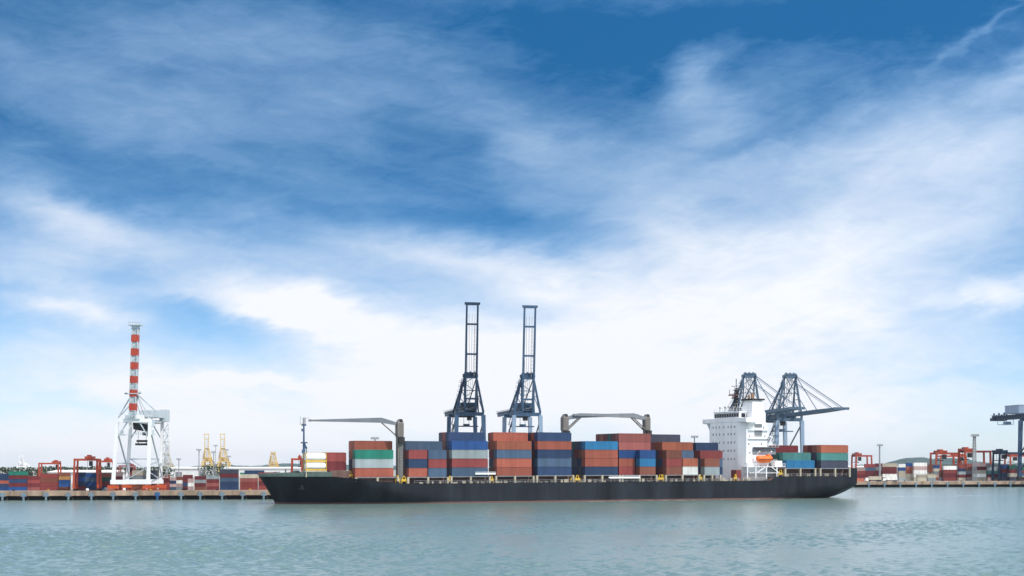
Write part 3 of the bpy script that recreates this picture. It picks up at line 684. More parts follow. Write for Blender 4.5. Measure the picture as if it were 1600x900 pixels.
# outer rows as in the photograph, bottom to top
stack('B1', 0, '', 'short', ['maroon', 'red']); stack('B1', 1, '', 'short', ['brown', 'maroon'])
stack('B2', 0, '', 'long', ['terracotta', 'light grey', 'green']); stack('B2', 1, '', 'long', ['brown', 'maroon', 'terracotta', 'terracotta'], ds=.7)
stack('B2', 2, '', 'long', ['maroon', 'navy', 'brown', 'terracotta'], ds=.7)
stack('B3', 0, 'fore', 'short', ['terracotta', 'navy', 'red']); stack('B3', 0, 'aft', 'short', ['slate blue', 'red', 'slate blue'])
stack('B3', 1, '', 'long', ['brown', 'navy', 'maroon', 'slate blue']); stack('B3', 2, '', 'long', ['maroon', 'brown', 'navy', 'brown'])
stack('B4', 0, '', 'long', ['slate blue', 'red', 'light grey', 'blue']); stack('B4', 1, '', 'long', ['navy', 'maroon', 'brown', 'navy', 'navy'])
stack('B4', 2, '', 'long', ['brown', 'maroon', 'navy', 'brown', 'rose']); stack('B4', 3, '', 'long', [None, None, None, 'maroon', 'dark slate'])
stack('B5', 0, '', 'long', ['terracotta', 'terracotta', 'slate blue', 'orange']); stack('B5', 1, '', 'long', ['brown', 'navy', 'maroon', 'terracotta', 'terracotta'])
stack('B5', 2, '', 'long', ['maroon', 'brown', 'red', 'maroon', 'red'], ds=.9); stack('B5', 3, '', 'long', [None, None, None, 'brown', 'maroon'], ds=1.8)
stack('B6', 0, '', 'long', ['navy', 'slate blue', 'navy', 'terracotta', 'navy']); stack('B6', 1, '', 'long', ['maroon', 'navy', 'brown', 'navy', 'brown'])
stack('B6', 2, '', 'long', ['navy', 'maroon', 'blue', 'blue', 'navy'])
stack('B7', 0, '', 'long', ['navy', 'terracotta', 'terracotta', 'sky blue']); stack('B7', 1, '', 'long', ['dark slate', 'navy', 'brown', 'navy'])
stack('B7', 2, '', 'long', ['navy', 'dark slate', 'maroon', 'dark slate']); stack('B7', 3, '', 'long', ['navy', 'dark slate', 'navy', 'dark green'])
stack('B8', 0, 'aft', 'short', ['brown', 'sky blue', 'blue']); stack('B8', 1, 'fore', 'short', ['red', 'terracotta']); stack('B8', 1, 'aft', 'short', ['maroon', 'navy'])
stack('B8', 1, '', 'long', ['blue', 'rose', 'rose'], start=3)
for r_, c_ in ((2, 'maroon'), (3, 'dark green'), (4, 'maroon'), (5, 'brown'), (6, 'maroon')): stack('B8', r_, '', 'long', ['maroon', c_], start=4)
stack('B9', 0, 'fore', 'short', ['brown', 'red', 'brown']); stack('B9', 0, 'aft', 'short', ['white', 'orange'])
stack('B9', 1, 'fore', 'short', ['maroon', 'navy', 'maroon']); stack('B9', 1, 'aft', 'short', ['brown', 'maroon', 'slate blue']); stack('B9', 1, '', 'long', ['orange'], start=4)
stack('B9', 2, '', 'long', ['maroon', 'dark slate', 'navy', 'terracotta']); stack('B9', 3, '', 'long', ['navy', 'maroon', 'maroon', 'rose'])
stack('B9', 4, '', 'long', ['maroon', 'dark slate'], start=4); stack('B9', 5, '', 'long', ['brown', 'dark slate'], start=4)
stack('B10', 0, 'fore', 'short', ['light grey', 'brown']); stack('B10', 1, '', 'mid', ['navy', 'slate blue', 'red']); stack('B10', 2, '', 'mid', ['maroon', 'navy', 'brown', 'navy'])
stack('B10', 3, '', 'mid', ['navy', 'brown', 'maroon', 'navy'])
stack('B11', 0, '', 'long', ['sky blue'], ds=.4); stack('B11', 1, '', 'long', ['maroon', 'teal'], ds=.8); stack('B11', 2, '', 'long', ['brown', 'dark green'], ds=.6); stack('B11', 3, '', 'long', ['maroon', 'dark slate'], ds=.6)
stack('B11', 6, '', 'long', ['brown', 'navy', 'maroon'], ds=5.2); stack('B11', 4, '', 'long', ['navy', 'dark green'], ds=.6)
stack('B12', 0, '', 'long', ['dark slate', 'teal', 'orange']); stack('B12', 1, '', 'long', ['navy', 'dark slate', 'brown']); stack('B12', 2, '', 'long', ['maroon', 'navy', 'maroon']); stack('B12', 3, '', 'long', ['navy', 'dark slate', 'brown'])

# two tank containers, one on the other
def tank(z, label):
    root = empty('tank_container', tuple(SHIPM @ Vector((-65.6, 4.7, z))), A, reg(label), 'tank container', 'tank containers near the bow')
    L, Wd, Hc = 6.4, 2.44, 2.6; fr = MB()
    for x in (0, L - .18):
        for y in (0, Wd - .18): fr.box(x, x + .18, y, y + .18, 0, Hc)
        fr.box(x, x + .18, .18, Wd - .18, 0, .2); fr.box(x, x + .18, .18, Wd - .18, Hc - .2, Hc)
    for y in (0, Wd - .16): fr.box(.18, L - .18, y, y + .16, 0, .42); fr.box(.18, L - .18, y, y + .16, Hc - .12, Hc)
    fr.build('frame', YELLOW, root)
    MB().tube((.25, Wd / 2, Hc / 2 + .08), (L - .25, Wd / 2, Hc / 2 + .08), 1.12, 24).build('tank', WHITE, root, smooth=False)
    MB().box(.6, L - .6, .14, .2, 1.16, 1.42).build('band', YELLOW, root)
tank(10.05, 'white tank in a yellow frame, lower one of two near the bow')
tank(12.67, 'white tank in a yellow frame, upper one of two near the bow')
m = MB(); m.box(-65.7, -59.1, 4.6, 8, 9.6, 10.03)
for s_ in (-65.5, -62.4, -59.4): m.box(s_ - .15, s_ + .15, 4.7, 5.0, 8.1, 9.6); m.box(s_ - .15, s_ + .15, 7.5, 7.8, 8.1, 9.6)
m.build('container_cradle', BEIGE, ship)

# ------------------------------------------------------------------ quay cranes
def sts_crane(name, label, loc, yaw, mats, boom_up=True, span=15.2, gauge=26, zp=36.0, apex=55.0, boom=58.0, back=40.0, boom_w=5.6, leg=1.7, scale=1.0, group=None, lean=3.0, low=False, stripes=False, house=True, legmat=None):
    zp_in = zp
    base, lm = mats
    root = empty(name, loc, yaw, label, 'crane', group, scale)
    hs_ = span / 2; nb = lambda m_, nm, mt=base, par=root, **k: m_.build(nm, mt, par, **k)
    for x in (-hs_, hs_):
        for y in (0, gauge):
            inx = x * .90 if True else x
            nb(MB().bar((x, y, 2.6), (inx, y, zp - 1.6), leg * .95, leg * .95, leg * 1.15, leg * 1.15), 'leg', lm)
            nb(MB().box(x - leg * .75, x + leg * .75, y - leg * .7, y + leg * .7, .15, 2.55), 'bogie', legmat or DARK)
    for y in (0, gauge):
        nb(MB().box(-hs_ + leg * .5, hs_ - leg * .5, y - .6, y + .6, 3.0, 4.6), 'sill_beam', lm)
        nb(MB().box(-hs_ * .93, hs_ * .93, y - .8, y + .8, zp - 2.0, zp - .2), 'portal_beam')
    for x in (-hs_, hs_):
        xi = x * .955; z1 = zp * .42
        b_ = MB().bar((xi, .8, z1), (xi, gauge - .8, z1), .95)
        b_.bar((xi, .8, zp - 3), (xi, gauge - .6, z1 + 1), .55); b_.bar((x, .8, 6), (xi, gauge * .5, z1), .5); b_.bar((x, gauge - .8, 6), (xi, gauge * .5, z1), .5)
        nb(b_, 'side_brace')
    zg = zp + 1.2
    gd = MB()
    for x in (-boom_w / 2, boom_w / 2): gd.box(x - .55, x + .55, -1.0, gauge + back, zg - 1.4, zg + 1.1)
    k = 0
    while -1 + k * 6 < gauge + back: gd.box(-boom_w / 2 + .55, boom_w / 2 - .55, k * 6 - 1, k * 6 - .6, zg - .5, zg); k += 1
    nb(gd, 'main_girder')
    wk = MB()
    for x in (-boom_w / 2 - 1.3, boom_w / 2 + .6):
        wk.box(x, x + .7, 0, gauge + back, zg + .2, zg + .35)
        for q in range(0, int(gauge + back), 4): wk.bar((x, q, zg + .35), (x, q, zg + 1.5), .12)
        wk.bar((x, 0, zg + 1.5), (x, gauge + back, zg + 1.5), .12)
    nb(wk, 'walkway')
    af = MB(); ax = boom_w / 2 + .2
    for x in (-1, 1):
        af.bar((x * hs_ * .9, 0, zp - .3), (x * ax, -1.0, apex), 1.05, 1.05, .85, .85); af.bar((x * hs_ * .88, gauge * .55, zp - .2), (x * ax, -.6, apex - .6), .7)
        af.bar((x * boom_w / 2, 1.5, zg + 1), (x * ax, -1, apex), .5)
        af.bar((x * ax, -.8, apex - 1), (x * (boom_w / 2), gauge + 2, zg + 1.1), .45)
        zz = zp + (apex - zp) * .45; xx = x * (hs_ * .9 + (ax - hs_ * .9) * .45)
        af.bar((xx, -.3, zz), (xx * .98, gauge * .28, zz), .35); af.bar((x * hs_ * .9, .4, zp), (xx, gauge * .26, zz), .3)
    af.box(-ax - .8, ax + .8, -1.9, .5, apex - .6, apex + 1.1); af.box(-ax - .3, ax + .3, -2.1, -1.4, apex + 1.1, apex + 1.9)
    for x in (-ax * .7, 0, ax * .7): af.tube((x - .25, -1, apex + 1.6), (x + .25, -1, apex + 1.6), .9, 10)
    zz = zp + (apex - zp) * .6; xx = hs_ * .9 + (ax - hs_ * .9) * .6; af.bar((-xx, -.6, zz), (xx, -.6, zz), .35)
    for q in range(5):
        f0 = q / 5; f1 = (q + 1) / 5; za = zp + (apex - zp) * f0; zb_ = zp + (apex - zp) * f1; sg = 1 if q % 2 else -1
        wa = hs_ * .9 + (ax - hs_ * .9) * f0; wb = hs_ * .9 + (ax - hs_ * .9) * f1
        af.bar((-boom_w * .45, .6, za), (-wb * .98, -.4, zb_), .28); af.bar((boom_w * .45 * sg, gauge * .3 * (1 - f0), za), (-boom_w * .45 * sg, gauge * .3 * (1 - f1), zb_), .26)
    nb(af, 'apex_frame')
    rp = MB()
    for x in (-1.4, -.5, .5, 1.4): rp.bar((x, -1, apex), (x * 1.2, gauge * .4, zg + 1), .12); rp.bar((x, -.9, apex + .8), (x * 1.6, -1.8, zg + (boom * .9 if boom_up else 6)), .11)
    nb(rp, 'hoist_rope', DARK)
    la = MB()                                 # stairs and landings up one leg and the frame
    for q in range(7):
        z_ = zp + 1 + q * (apex - zp - 2) / 7; f_ = (z_ - zp) / (apex - zp); x_ = -(hs_ * .9 + (ax - hs_ * .9) * f_) - .9
        la.box(x_ - .9, x_ + .5, -1.0, .6, z_, z_ + .14); la.bar((x_ - .9, -1, z_), (x_ - .9, -1, z_ + 1.1), .1); la.bar((x_ - .9, -.9, z_ + 1.1), (x_ + .5, -.9, z_ + 1.1), .1)
        la.bar((x_, .4, z_), (x_ + .5, -.6, z_ + (apex - zp - 2) / 7), .22)
    la.bar((-hs_ - 1.4, 0, 4), (-hs_ - 1.4, 0, zp), .2)
    for q in range(8):
        z_ = 5 + q * (zp - 8) / 8; la.box(-hs_ - 2.2, -hs_ - .7, -.8, 1.2, z_, z_ + .12); la.bar((-hs_ - 2.0, .9, z_), (-hs_ - 1.0, -.5, z_ + (zp - 8) / 8), .22)
    nb(la, 'stairway')
    # boom
    hinge = Vector((0, -1.6, zg)); ang = R(84) if boom_up else R(lean)
    d = Vector((0, -math.cos(ang), math.sin(ang))); nrm = Vector((0, math.sin(ang), math.cos(ang)))
    bm_ = MB(); bw = boom_w
    if not stripes:
        for x in (-bw / 2, bw / 2):
            p = hinge + Vector((x, 0, 0)); bm_.bar(p, p + d * boom * .62, .85, 1.5); bm_.bar(p + d * boom * .62, p + d * boom, .85, 1.5, .8, .9)
        q = 4.0
        for f_ in (.10, .30, .52, .80, .985):
            p = hinge + d * boom * f_; bm_.bar(p - Vector((bw / 2, 0, 0)), p + Vector((bw / 2, 0, 0)), .6 if f_ < .98 else 1.3, .9)
        e = hinge + d * (boom - .4); bm_.bar(e - Vector((bw / 2 + 1.1, 0, 0)), e + Vector((bw / 2 + 1.1, 0, 0)), 1.0, 1.2)
        nb(bm_, 'boom')
        lt = MB()                              # service ladder and cable loops between the rails
        for q in range(13):
            p = hinge + d * boom * (.33 + .035 * q); lt.bar(p + Vector((bw * .18, 0, 0)), p + Vector((bw * .36, 0, 0)), .14); 
        lt.bar(hinge + d * boom * .3 + Vector((bw * .27, 0, 0)), hinge + d * boom * .8 + Vector((bw * .27, 0, 0)), .16)
        nb(lt, 'boom_ladder', STEELG)
    sy = MB(); top = Vector((0, -1.2, apex + .8))
    for x in (-1, 1):
        a_ = top + Vector((x * ax, 0, 0))
        for f_ in ((.45, .92) if not boom_up else (.36,)):
            tgt = hinge + d * boom * f_ + nrm * .7 + Vector((x * bw / 2, 0, 0)); sy.bar(a_, tgt, .30 if not boom_up else .35)
            if not boom_up and f_ > .5: sy.bar(a_ - Vector((0, 0, .9)), tgt - d * 3, .16)
    nb(sy, 'stay')
    if house:
        if house == 'tall': y0_, y1_, hh_, hm_ = gauge + 8, gauge + 24, 4.6, PALEB
        else: y0_, y1_, hh_, hm_ = gauge * .25, gauge * .95, 1.9, base
        hx = MB(); hx.box(-boom_w / 2 - .8, boom_w / 2 + .8, y0_, y1_, zg + 1.6, zg + 1.6 + hh_); nb(hx, 'machinery_house', hm_)
        MB().box(-boom_w / 2 - .9, boom_w / 2 + .9, y0_ - .1, y1_ + .1, zg + 1.6 + hh_, zg + 1.9 + hh_).build('house_roof', GREYP if house == 'tall' else base, root)
    if house == 'tall':
        sl_ = MB(); sl_.box(-boom_w / 2, boom_w / 2, gauge + back - 14, gauge + back - 6, zg - 4.4, zg - 4.1)
        for x in (-boom_w / 2, boom_w / 2):
            for y in (gauge + back - 14, gauge + back - 6): sl_.bar((x, y, zg - 4.4), (x, y, zg - 1.4), .25)
        sl_.box(-1, 2, gauge + back - 13, gauge + back - 9, zg - 4.1, zg - 2.6); nb(sl_, 'service_platform', PALEB)
        bx_ = MB()
        for q in range(6): bx_.bar((-boom_w / 2 - .8, gauge + back - 3 - q * 3, zg + 1.1), (-boom_w / 2 - .8, gauge + back - 3 - q * 3, zg + 2.6 - (q % 2)), .7)
        bx_.box(-boom_w / 2 - 1.0, boom_w / 2 + 1, gauge + back - 4, gauge + back + 1.5, zg - 1.9, zg - .2); nb(bx_, 'counterweight')
    ty = gauge * .45; tr = MB(); tr.box(-boom_w / 2 + .2, boom_w / 2 - .2, ty - 3, ty + 3, zg - 2.4, zg - 1.6); tr.box(-1.5, 1.5, ty - 2, ty + 2, zg - 3.1, zg - 2.4); nb(tr, 'trolley', DARK)
    cbn = MB(); cbn.box(1.2, 3.4, ty + 3.4, ty + 6, zg - 5.0, zg - 2.0); nb(cbn, 'operator_cab', DARK)
    sp = MB(); zs = zg - 8.5; sp.box(-6.0, 6.0, ty - 1.1, ty + 1.1, zs, zs + .55); sp.box(-1.6, 1.6, ty - .8, ty + .8, zs + .55, zs + 1.5)
    for x in (-1.3, 1.3):
        for y in (-.7, .7): sp.bar((x, ty + y, zs + 1.5), (x * 1.05, ty + y, zg - 3.1), .10)
    nb(sp, 'spreader', base if not low else DARK)
    fe = MB()                                   # festoon / cable tray slung under the girder
    fe.hexa([(-boom_w / 2 - 2.2, 4, zg - 3.4), (-boom_w / 2 - .6, 4, zg - 3.4), (-boom_w / 2 - .6, gauge, zg - 2.2), (-boom_w / 2 - 2.2, gauge, zg - 2.2), (-boom_w / 2 - 2.2, 4, zg - 2.6), (-boom_w / 2 - .6, 4, zg - 2.6), (-boom_w / 2 - .6, gauge, zg - 1.4), (-boom_w / 2 - 2.2, gauge, zg - 1.4)])
    nb(fe, 'cable_tray')
    return root, hinge, d, zg
def crane_at(line, px, back=4.0):
    X, Y = quay_pt(line, px, back); return (X, Y, DECK)
sts_crane('quay_crane', reg('dark navy quay crane with its boom raised upright, behind the blue containers amidships'), crane_at(ZR, 736.5), QA, (NAVYS, BLUES), boom=53.5, apex=54)
sts_crane('quay_crane', reg('upright-boomed navy quay crane whose legs are pale blue, nearer the middle deck crane'), crane_at(ZR, 826.2), QA, (BLUES, PALEB), boom=52.6, apex=54)
DNYAW = R(9)
sts_crane('quay_crane', reg('grey-blue quay crane with lowered boom, apex showing directly above the white superstructure'), crane_at(ZR, 1174), DNYAW, (GBLUE, GBLUE), boom_up=False, back=22, apex=55.5, boom=70, zp=34.2, lean=.6)
sts_crane('quay_crane', reg('grey-blue quay crane with lowered boom reaching out over the stern containers'), crane_at(ZR, 1238), DNYAW, (GBLUE, PALEB), boom_up=False, back=22, apex=55.5, boom=70, zp=34.2, lean=.6)
sts_crane('quay_crane', reg('navy quay crane cut off by the picture edge, beyond the orange yard gantries'), crane_at(ZR, 1657), DNYAW, (NAVYS, BLUES), boom_up=False, back=40, apex=58, boom=62, house='tall')

# white crane with the red and white banded boom
X, Y = quay_pt(ZL, 203, 4)
W_ = empty('quay_crane', (X, Y, DECK), 0, reg('tall white quay crane with red-banded upright boom and orange bogies'), 'crane')
G, hsx, zp = 17.0, 5.9, 24.2
for x in (-1, 1):
    for y in (0, G):
        MB().bar((x * hsx, y, 2.9), (x * hsx * .93 + 1.0, y, zp), 1.05, 1.05, .95, .95).build('leg', WHITE, W_)
        if y == 0 or True:
            m = MB(); m.box(x * hsx - 1.9, x * hsx + 1.9, y - .5, y + .5, .9, 2.0)
            for q in (-1.5, -.5, .5, 1.5): m.tube((x * hsx + q, y - .35, .35), (x * hsx + q, y + .35, .35), .35, 10)
            m.box(x * hsx - .6, x * hsx + .6, y - .45, y + .45, 2.0, 2.4)
            m.build('bogie', paint('bogie orange', (.50, .09, .03), .5, 0, .2), W_)
for y in (0, G):
    MB().box(-hsx - .9, hsx + .9, y - .62, y + .62, 2.4, 3.9).build('sill_beam', WHITE, W_)
    MB().box(-hsx * .93 + .6, hsx * .93 + 1.4, y - .5, y + .5, zp - .9, zp + .4).build('portal_beam', WHITE, W_)
for x in (-1, 1):
    m = MB(); xx = x * hsx * .96 + .8; m.bar((x * hsx * .93 + 1, .5, zp - .3), (x * hsx * .93 + 1, G - .5, zp - .3), .8); m.bar((xx, .5, 21), (xx, G - .5, 5), .42); m.bar((xx, .5, 9.5), (xx, G - .5, 9.5), .45); m.build('side_brace', PWHITE, W_)
m = MB()
for k in range(9):
    z_ = 4.5 + k * 2.1; xa = hsx + .9 + .05 * k
    m.box(xa - .2, xa + 1.5, G - .6, G + 1.2, z_, z_ + .12); m.bar((xa + (1.3 if k % 2 else 0), G, z_), (xa + (0 if k % 2 else 1.3), G, z_ + 2.1), .22); m.bar((xa + 1.5, G - .6, z_), (xa + 1.5, G - .6, z_ + 2.1), .14)
m.bar((hsx + .5, G, 4.5), (hsx + 1.0, G, 23.5), .2)
m.build('stairway', PWHITE, W_)
for y in (0, G):
    for x in (-1, 1): MB().bar((x * hsx * .95 + .7, y, zp - 6.5), (x * hsx * .35 + .9, y, zp - .8), .36).build('knee_brace', PWHITE, W_)
m = MB(); m.bar((-hsx * .9 + .7, G, 11), (hsx * .9 + .9, G, 11), .42); m.bar((-hsx * .9 + .6, G, 11), (hsx * .9, G, 4.2), .26); m.bar((hsx * .9 + .6, G, 11), (-hsx * .9, G, 4.2), .26)
m.build('cross_brace', PWHITE, W_)
m = MB()
for x in (.2, .9, 1.6, 2.4): m.bar((x, -.9, zp + 8), (x * 1.8 + .4, 3, zp - 1), .09); m.bar((x, 2, zp + .4), (x + 1.2, 2, zp - 5), .09)
m.build('hoist_rope', DARK, W_)
m = MB(); m.box(-1.9, 3.4, -1, G + 9, zp + .3, zp + 1.5); m.build('main_girder', WHITE, W_)
m = MB(); m.box(1.6, 7.8, 5, 14, zp + 1.0, zp + 3.4); m.box(6.2, 8.6, G - 3, G + 2, zp - .2, zp + 4.0); m.build('machinery_house', PWHITE, W_)
m = MB(); m.hexa([(.6, 1, zp - 3.2), (6.2, 1, zp - 4.2), (6.2, 5, zp - 4.2), (.6, 5, zp - 3.2), (.4, 1, zp - .9), (5.0, 1, zp - 1.4), (5.0, 5, zp - 1.4), (.4, 5, zp - .9)]); m.box(3.6, 6.0, 1.2, 4.6, zp - 5.2, zp - 4.2); m.build('trolley', DARK, W_)
m = MB(); m.box(1.1, 5.4, 1.4, 3.4, zp - 8.6, zp - 7.9); m.box(1.5, 5.0, 1.5, 3.3, zp - 7.5, zp - 6.8)
for x in (1.9, 4.6): m.bar((x, 2.4, zp - 6.8), (x, 2.4, zp - 4), .10); m.bar((x, 2.4, zp - 7.9), (x, 2.4, zp - 7.5), .2)
m.build('spreader', DARK, W_)
m = MB()
for x0_, z_ in ((-3.4, zp - 5.2), (7.0, zp - 5.0), (7.2, zp - 2.2)): m.box(x0_ - .9, x0_ + .9, 0, 2, z_ - .1, z_ + .1); m.box(x0_ - .5, x0_ + .5, .4, 1.6, z_ + .1, z_ + 1.5)
m.bar((-2.6, .6, zp - 5.0), (4.6, .6, zp - 4.7), .22); m.build('service_platform', PWHITE, W_)
bx0, bx1, zb0, zb1 = 1.0, 2.0, zp + .8, 56.0     # boom centre line leans slightly
bt = (zb1 - zb0)
edges = [(zb0 + bt * k / 13.4, zb0 + bt * (k + 1) / 13.4) for k in range(13)]
for k, (a_, b_) in enumerate(edges):
    cx0 = bx0 + (bx1 - bx0) * (a_ - zb0) / bt; cx1 = bx0 + (bx1 - bx0) * (b_ - zb0) / bt
    if k % 2 == 1:
        MB().bar((cx0, -1.2, a_), (cx1, -1.2, b_), 2.35, 2.0).build('boom_section', REDB, W_, 'red painted boom section')
    else:
        m = MB()
        for dx in (-1, 1):
            for dy in (-.8, .8): m.bar((cx0 + dx, -1.2 + dy, a_), (cx1 + dx, -1.2 + dy, b_), .42)
        m.bar((cx0 - 1, -1.9, a_ + .2), (cx1 + 1, -1.9, b_ - .2), .26); m.bar((cx0 + 1, -.5, a_ + .2), (cx1 - 1, -.5, b_ - .2), .26)
        m.box(cx0 - .95, cx0 + .95, -1.85, -.55, a_ + .15, b_ - .15)
        m.build('boom_section', PWHITE, W_, 'pale open boom section')
m = MB(); m.box(bx1 - 1.1, bx1 + 1.1, -2.2, -.2, 54.9, 55.9); m.box(bx1 - 2.1, bx1 + 2.1, -3, .6, 55.9, 56.2)
for q in range(7): m.bar((bx1 - 2.0 + q * .66, -2.9, 56.2), (bx1 - 2.0 + q * .66, -2.9, 57), .12)
m.box(bx1 - 2.0, bx1 + 2.0, -3, -2.8, 56.9, 57.1); m.build('boom_platform', PWHITE, W_)
m = MB(); zt = zp + 8.6; m.bar((-hsx * .93 + 1, 0, zp + .3), (bx0 - .4, -.6, zt), .36); m.bar((-hsx * .93 + 1, 0, zp + .3), (bx0 - .2, G * .3, zt - .8), .26); m.bar((hsx * .93 + 1, 0, zp + .3), (bx0 + 1.2, -.6, zt), .30); m.bar((hsx * .93 + 2, G, zp + .6), (bx0 + 1.4, -.6, zt), .30); m.box(-1.2, 3.8, -2.4, -2.0, zt, zt + .3)
m.box(-1.6, -.6, -2.4, -1.4, zt - .1, zt + .5); m.box(3.2, 4.0, -2.4, -1.4, zt + .1, zt + .8); m.build('apex_frame', PWHITE, W_)
m = MB()
for x in (-5.2, -3.6, -2, 4.4, 6): m.bar((x, -.4, zp + .4), (x, -.4, zp + 1.5), .1)
m.bar((-5.4, -.4, zp + 1.5), (7.4, -.4, zp + 1.5), .1); m.box(-6.6, -5.4, -.8, 1, zp + .2, zp + .45); m.build('railing', WHITE, W_)

# far cranes beyond the yard
def far_crane(px, ytip, yport, Z, label, mats, wpx, yaw=R(4), boomless=False):
    zt = z_at(ytip, Z) - DECK; zp_ = z_at(yport, Z) - DECK; sc = (wpx * Z / F) / 15.2
    k = 1 / sc; zp_ *= k; zt *= k
    ap = zp_ + (zt - zp_) * (.42 if not boomless else .8)
    sts_crane('quay_crane', reg(label), (X_at(px, Z), Z, DECK), yaw, mats, True, zp=zp_, apex=ap, boom=max(4, (zt - zp_ - 1.2)), back=10, scale=sc, group='far cranes beyond the yard', boom_w=6.4, leg=2.3)
YC = (YCRANE, YCRANE)
far_crane(323.5, 678, 720, 1500, 'far yellow crane with upright boom, beside the tallest thin light mast', YC, 15)
far_crane(348.5, 678, 720, 1510, 'far yellow crane with upright boom, over the slate and navy stack', YC, 15.5)
far_crane(427, 706, 727, 1700, 'stubby far yellow crane peeping over the bow of the black ship', (YCRANE, ORANGE), 15, boomless=True)
far_crane(262, 690, 727, 1480, 'slim far cream crane seen just beyond the white crane', (paint('cream crane', (.55, .52, .44), .5, 0, .15), YCRANE), 14)
far_crane(33.5, 711, 728, 1400, 'small far white crane with two prongs above the green container', (WHITE, WHITE), 14)

# ------------------------------------------------------------------ yard gantries
def gantry(px0, px1, ytop, Z, label, mat, cab_at=.8, yaw=R(6), legs2=True, wide=.0):
    """rubber-tyred gantry: two portal frames along y, trolley and cab hung under the beam"""
    Wd = (px1 - px0) * Z / F; Hh = z_at(ytop, Z) - DECK
    root = empty('yard_gantry', (X_at(px0, Z), Z, DECK), yaw, reg(label), 'gantry crane', 'rubber-tyred gantries in the yard')
    lw = Hh * .055; dp = Hh * .5
    for y in (0, dp):
        for x in (0, Wd): MB().bar((x - (lw * .5 if x == 0 else -lw * .5), y, Hh * .08), (x, y, Hh - lw), lw * 1.25, lw * 1.2, lw * .9, lw * .9).build('leg', mat, root)
        MB().box(-lw * .5, Wd + lw * .5, y - lw * .45, y + lw * .45, Hh - lw * 1.2, Hh).build('girder', mat, root)
    for x in (-lw * .4, Wd + lw * .4):
        MB().box(x - lw * .5, x + lw * .5, -lw, dp + lw, Hh * .06, Hh * .12).build('sill_beam', mat, root)
        w = MB()
        for y in (-lw * .3, lw * 1.3, dp - lw * 1.3, dp + lw * .3): w.tube((x - lw * .35, y, Hh * .035), (x + lw * .35, y, Hh * .035), Hh * .035, 10)
        w.build('wheel', DARK, root)
        MB().bar((x * .98, lw, Hh * .55), (x * .98, dp - lw, Hh * .55), lw * .5).build('side_brace', mat, root)
    cx = Wd * cab_at
    m = MB(); m.box(cx - Wd * .17, cx + Wd * .17, -lw * .6, dp + lw * .6, Hh + .02, Hh + lw * 1.3); m.box(cx - Wd * .1, cx + Wd * .05, dp * .2, dp * .7, Hh + lw * 1.3, Hh + lw * 2.1); m.build('trolley', mat, root)
    m = MB(); m.box(cx + Wd * .02, cx + Wd * .15, -lw * .2, dp * .3, Hh - lw * 4.2, Hh - lw * 1.4); m.build('operator_cab', DARK, root)
    m = MB(); zs = Hh - lw * 5.5; m.box(cx - Wd * .2, cx + Wd * .12, dp * .4, dp * .6, zs, zs + lw * .5)
    for x in (-.12, .05): m.bar((cx + Wd * x, dp * .5, zs + lw * .5), (cx + Wd * x, dp * .5, Hh), lw * .15)
    m.build('spreader', DARK, root)
    return root
gantry(61, 90, 723, 600, 'orange gantry standing among red stacks behind the long pale warehouse front', ORANGE, .85)
gantry(116.5, 151, 716.5, 492, 'tallest orange gantry, at the quay edge beside the white crane', ORANGE, .62)
gantry(151.5, 176, 719.5, 545, 'orange gantry half hidden by the white crane and the tallest orange gantry', ORANGE, .62)
gantry(186, 208, 727, 640, 'dull red gantry framed between the legs of the white crane', paint('gantry dull red', (.24, .045, .04), .5, 0, .2), .75)
gantry(1338, 1362.5, 711, 860, 'red gantry peeping out beside the stern of the ship', paint('gantry red', (.33, .06, .04), .5, 0, .2), .18)
gantry(1463, 1500, 707, 842, 'broad orange gantry with heavy trolley beside the far hills', ORANGE, .3)
gantry(1470, 1511, 711.5, 960, 'orange gantry standing just behind the broad orange one', ORANGE, .75)
gantry(1508, 1549, 704, 830, 'orange gantry straddling the cream stack beside the lattice light mast', ORANGE, .14)
gantry(1562, 1606, 706.5, 815, 'dark navy gantry under the cut-off navy quay crane', NAVYS, .12)
gantry(1579, 1612, 711, 900, 'orange gantry seen through the dark navy gantry', ORANGE, .18)
gantry(456, 471, 716, 560, 'orange gantry showing between the bow bulwark and the foremast', ORANGE, .8)

# ------------------------------------------------------------------ light masts
def light_mast(px, ytop, Z, label, lattice=False, r=.3, head=1.5):
    Hh = z_at(ytop, Z) - DECK
    root = empty('light_mast', (X_at(px, Z), Z, DECK), 0, reg(label), 'light mast', 'floodlight masts in the yard')
    m = MB()
    if lattice:
        for x in (-1, 1):
            for y in (-1, 1): m.bar((x * 1.0, y * 1.0, 0), (x * .55, y * .55, Hh), .3)
        for k in range(16):
            z0 = Hh * k / 16; z1 = Hh * (k + 1) / 16; w0 = 1.0 - .45 * k / 16; w1 = 1.0 - .45 * (k + 1) / 16
            for y in (-1, 1): m.bar((-w0, y * w0, z0), (w1, y * w1, z1), .2); m.bar((w0, y * w0, z0), (-w1, y * w1, z1), .2)
    else: m.tube((0, 0, 0), (0, 0, Hh), r * 1.3, 10, r)
    m.build('pole', STEELG, root)
    h_ = MB(); h_.box(-head, head, -head * .5, head * .5, Hh, Hh + head * .12)
    for x in (-.8, -.4, 0, .4, .8): h_.box(x * head - head * .14, x * head + head * .14, -head * .7, -head * .5, Hh - head * .1, Hh + head * .5)
    h_.build('lamp_head', STEELG, root)
light_mast(279.5, 718, 900, 'short light mast between the white crane and the far yellow cranes')
light_mast(311, 703.5, 850, 'tall thin light mast just ahead of the far yellow cranes')
light_mast(334, 707, 860, 'light mast with dark head between the two far yellow cranes', r=.26)
light_mast(337, 697, 1000, 'taller light mast rising between the two far yellow cranes', r=.18)
light_mast(354.5, 703.5, 1000, 'light mast rising just past the far yellow cranes', r=.16, head=1.5)
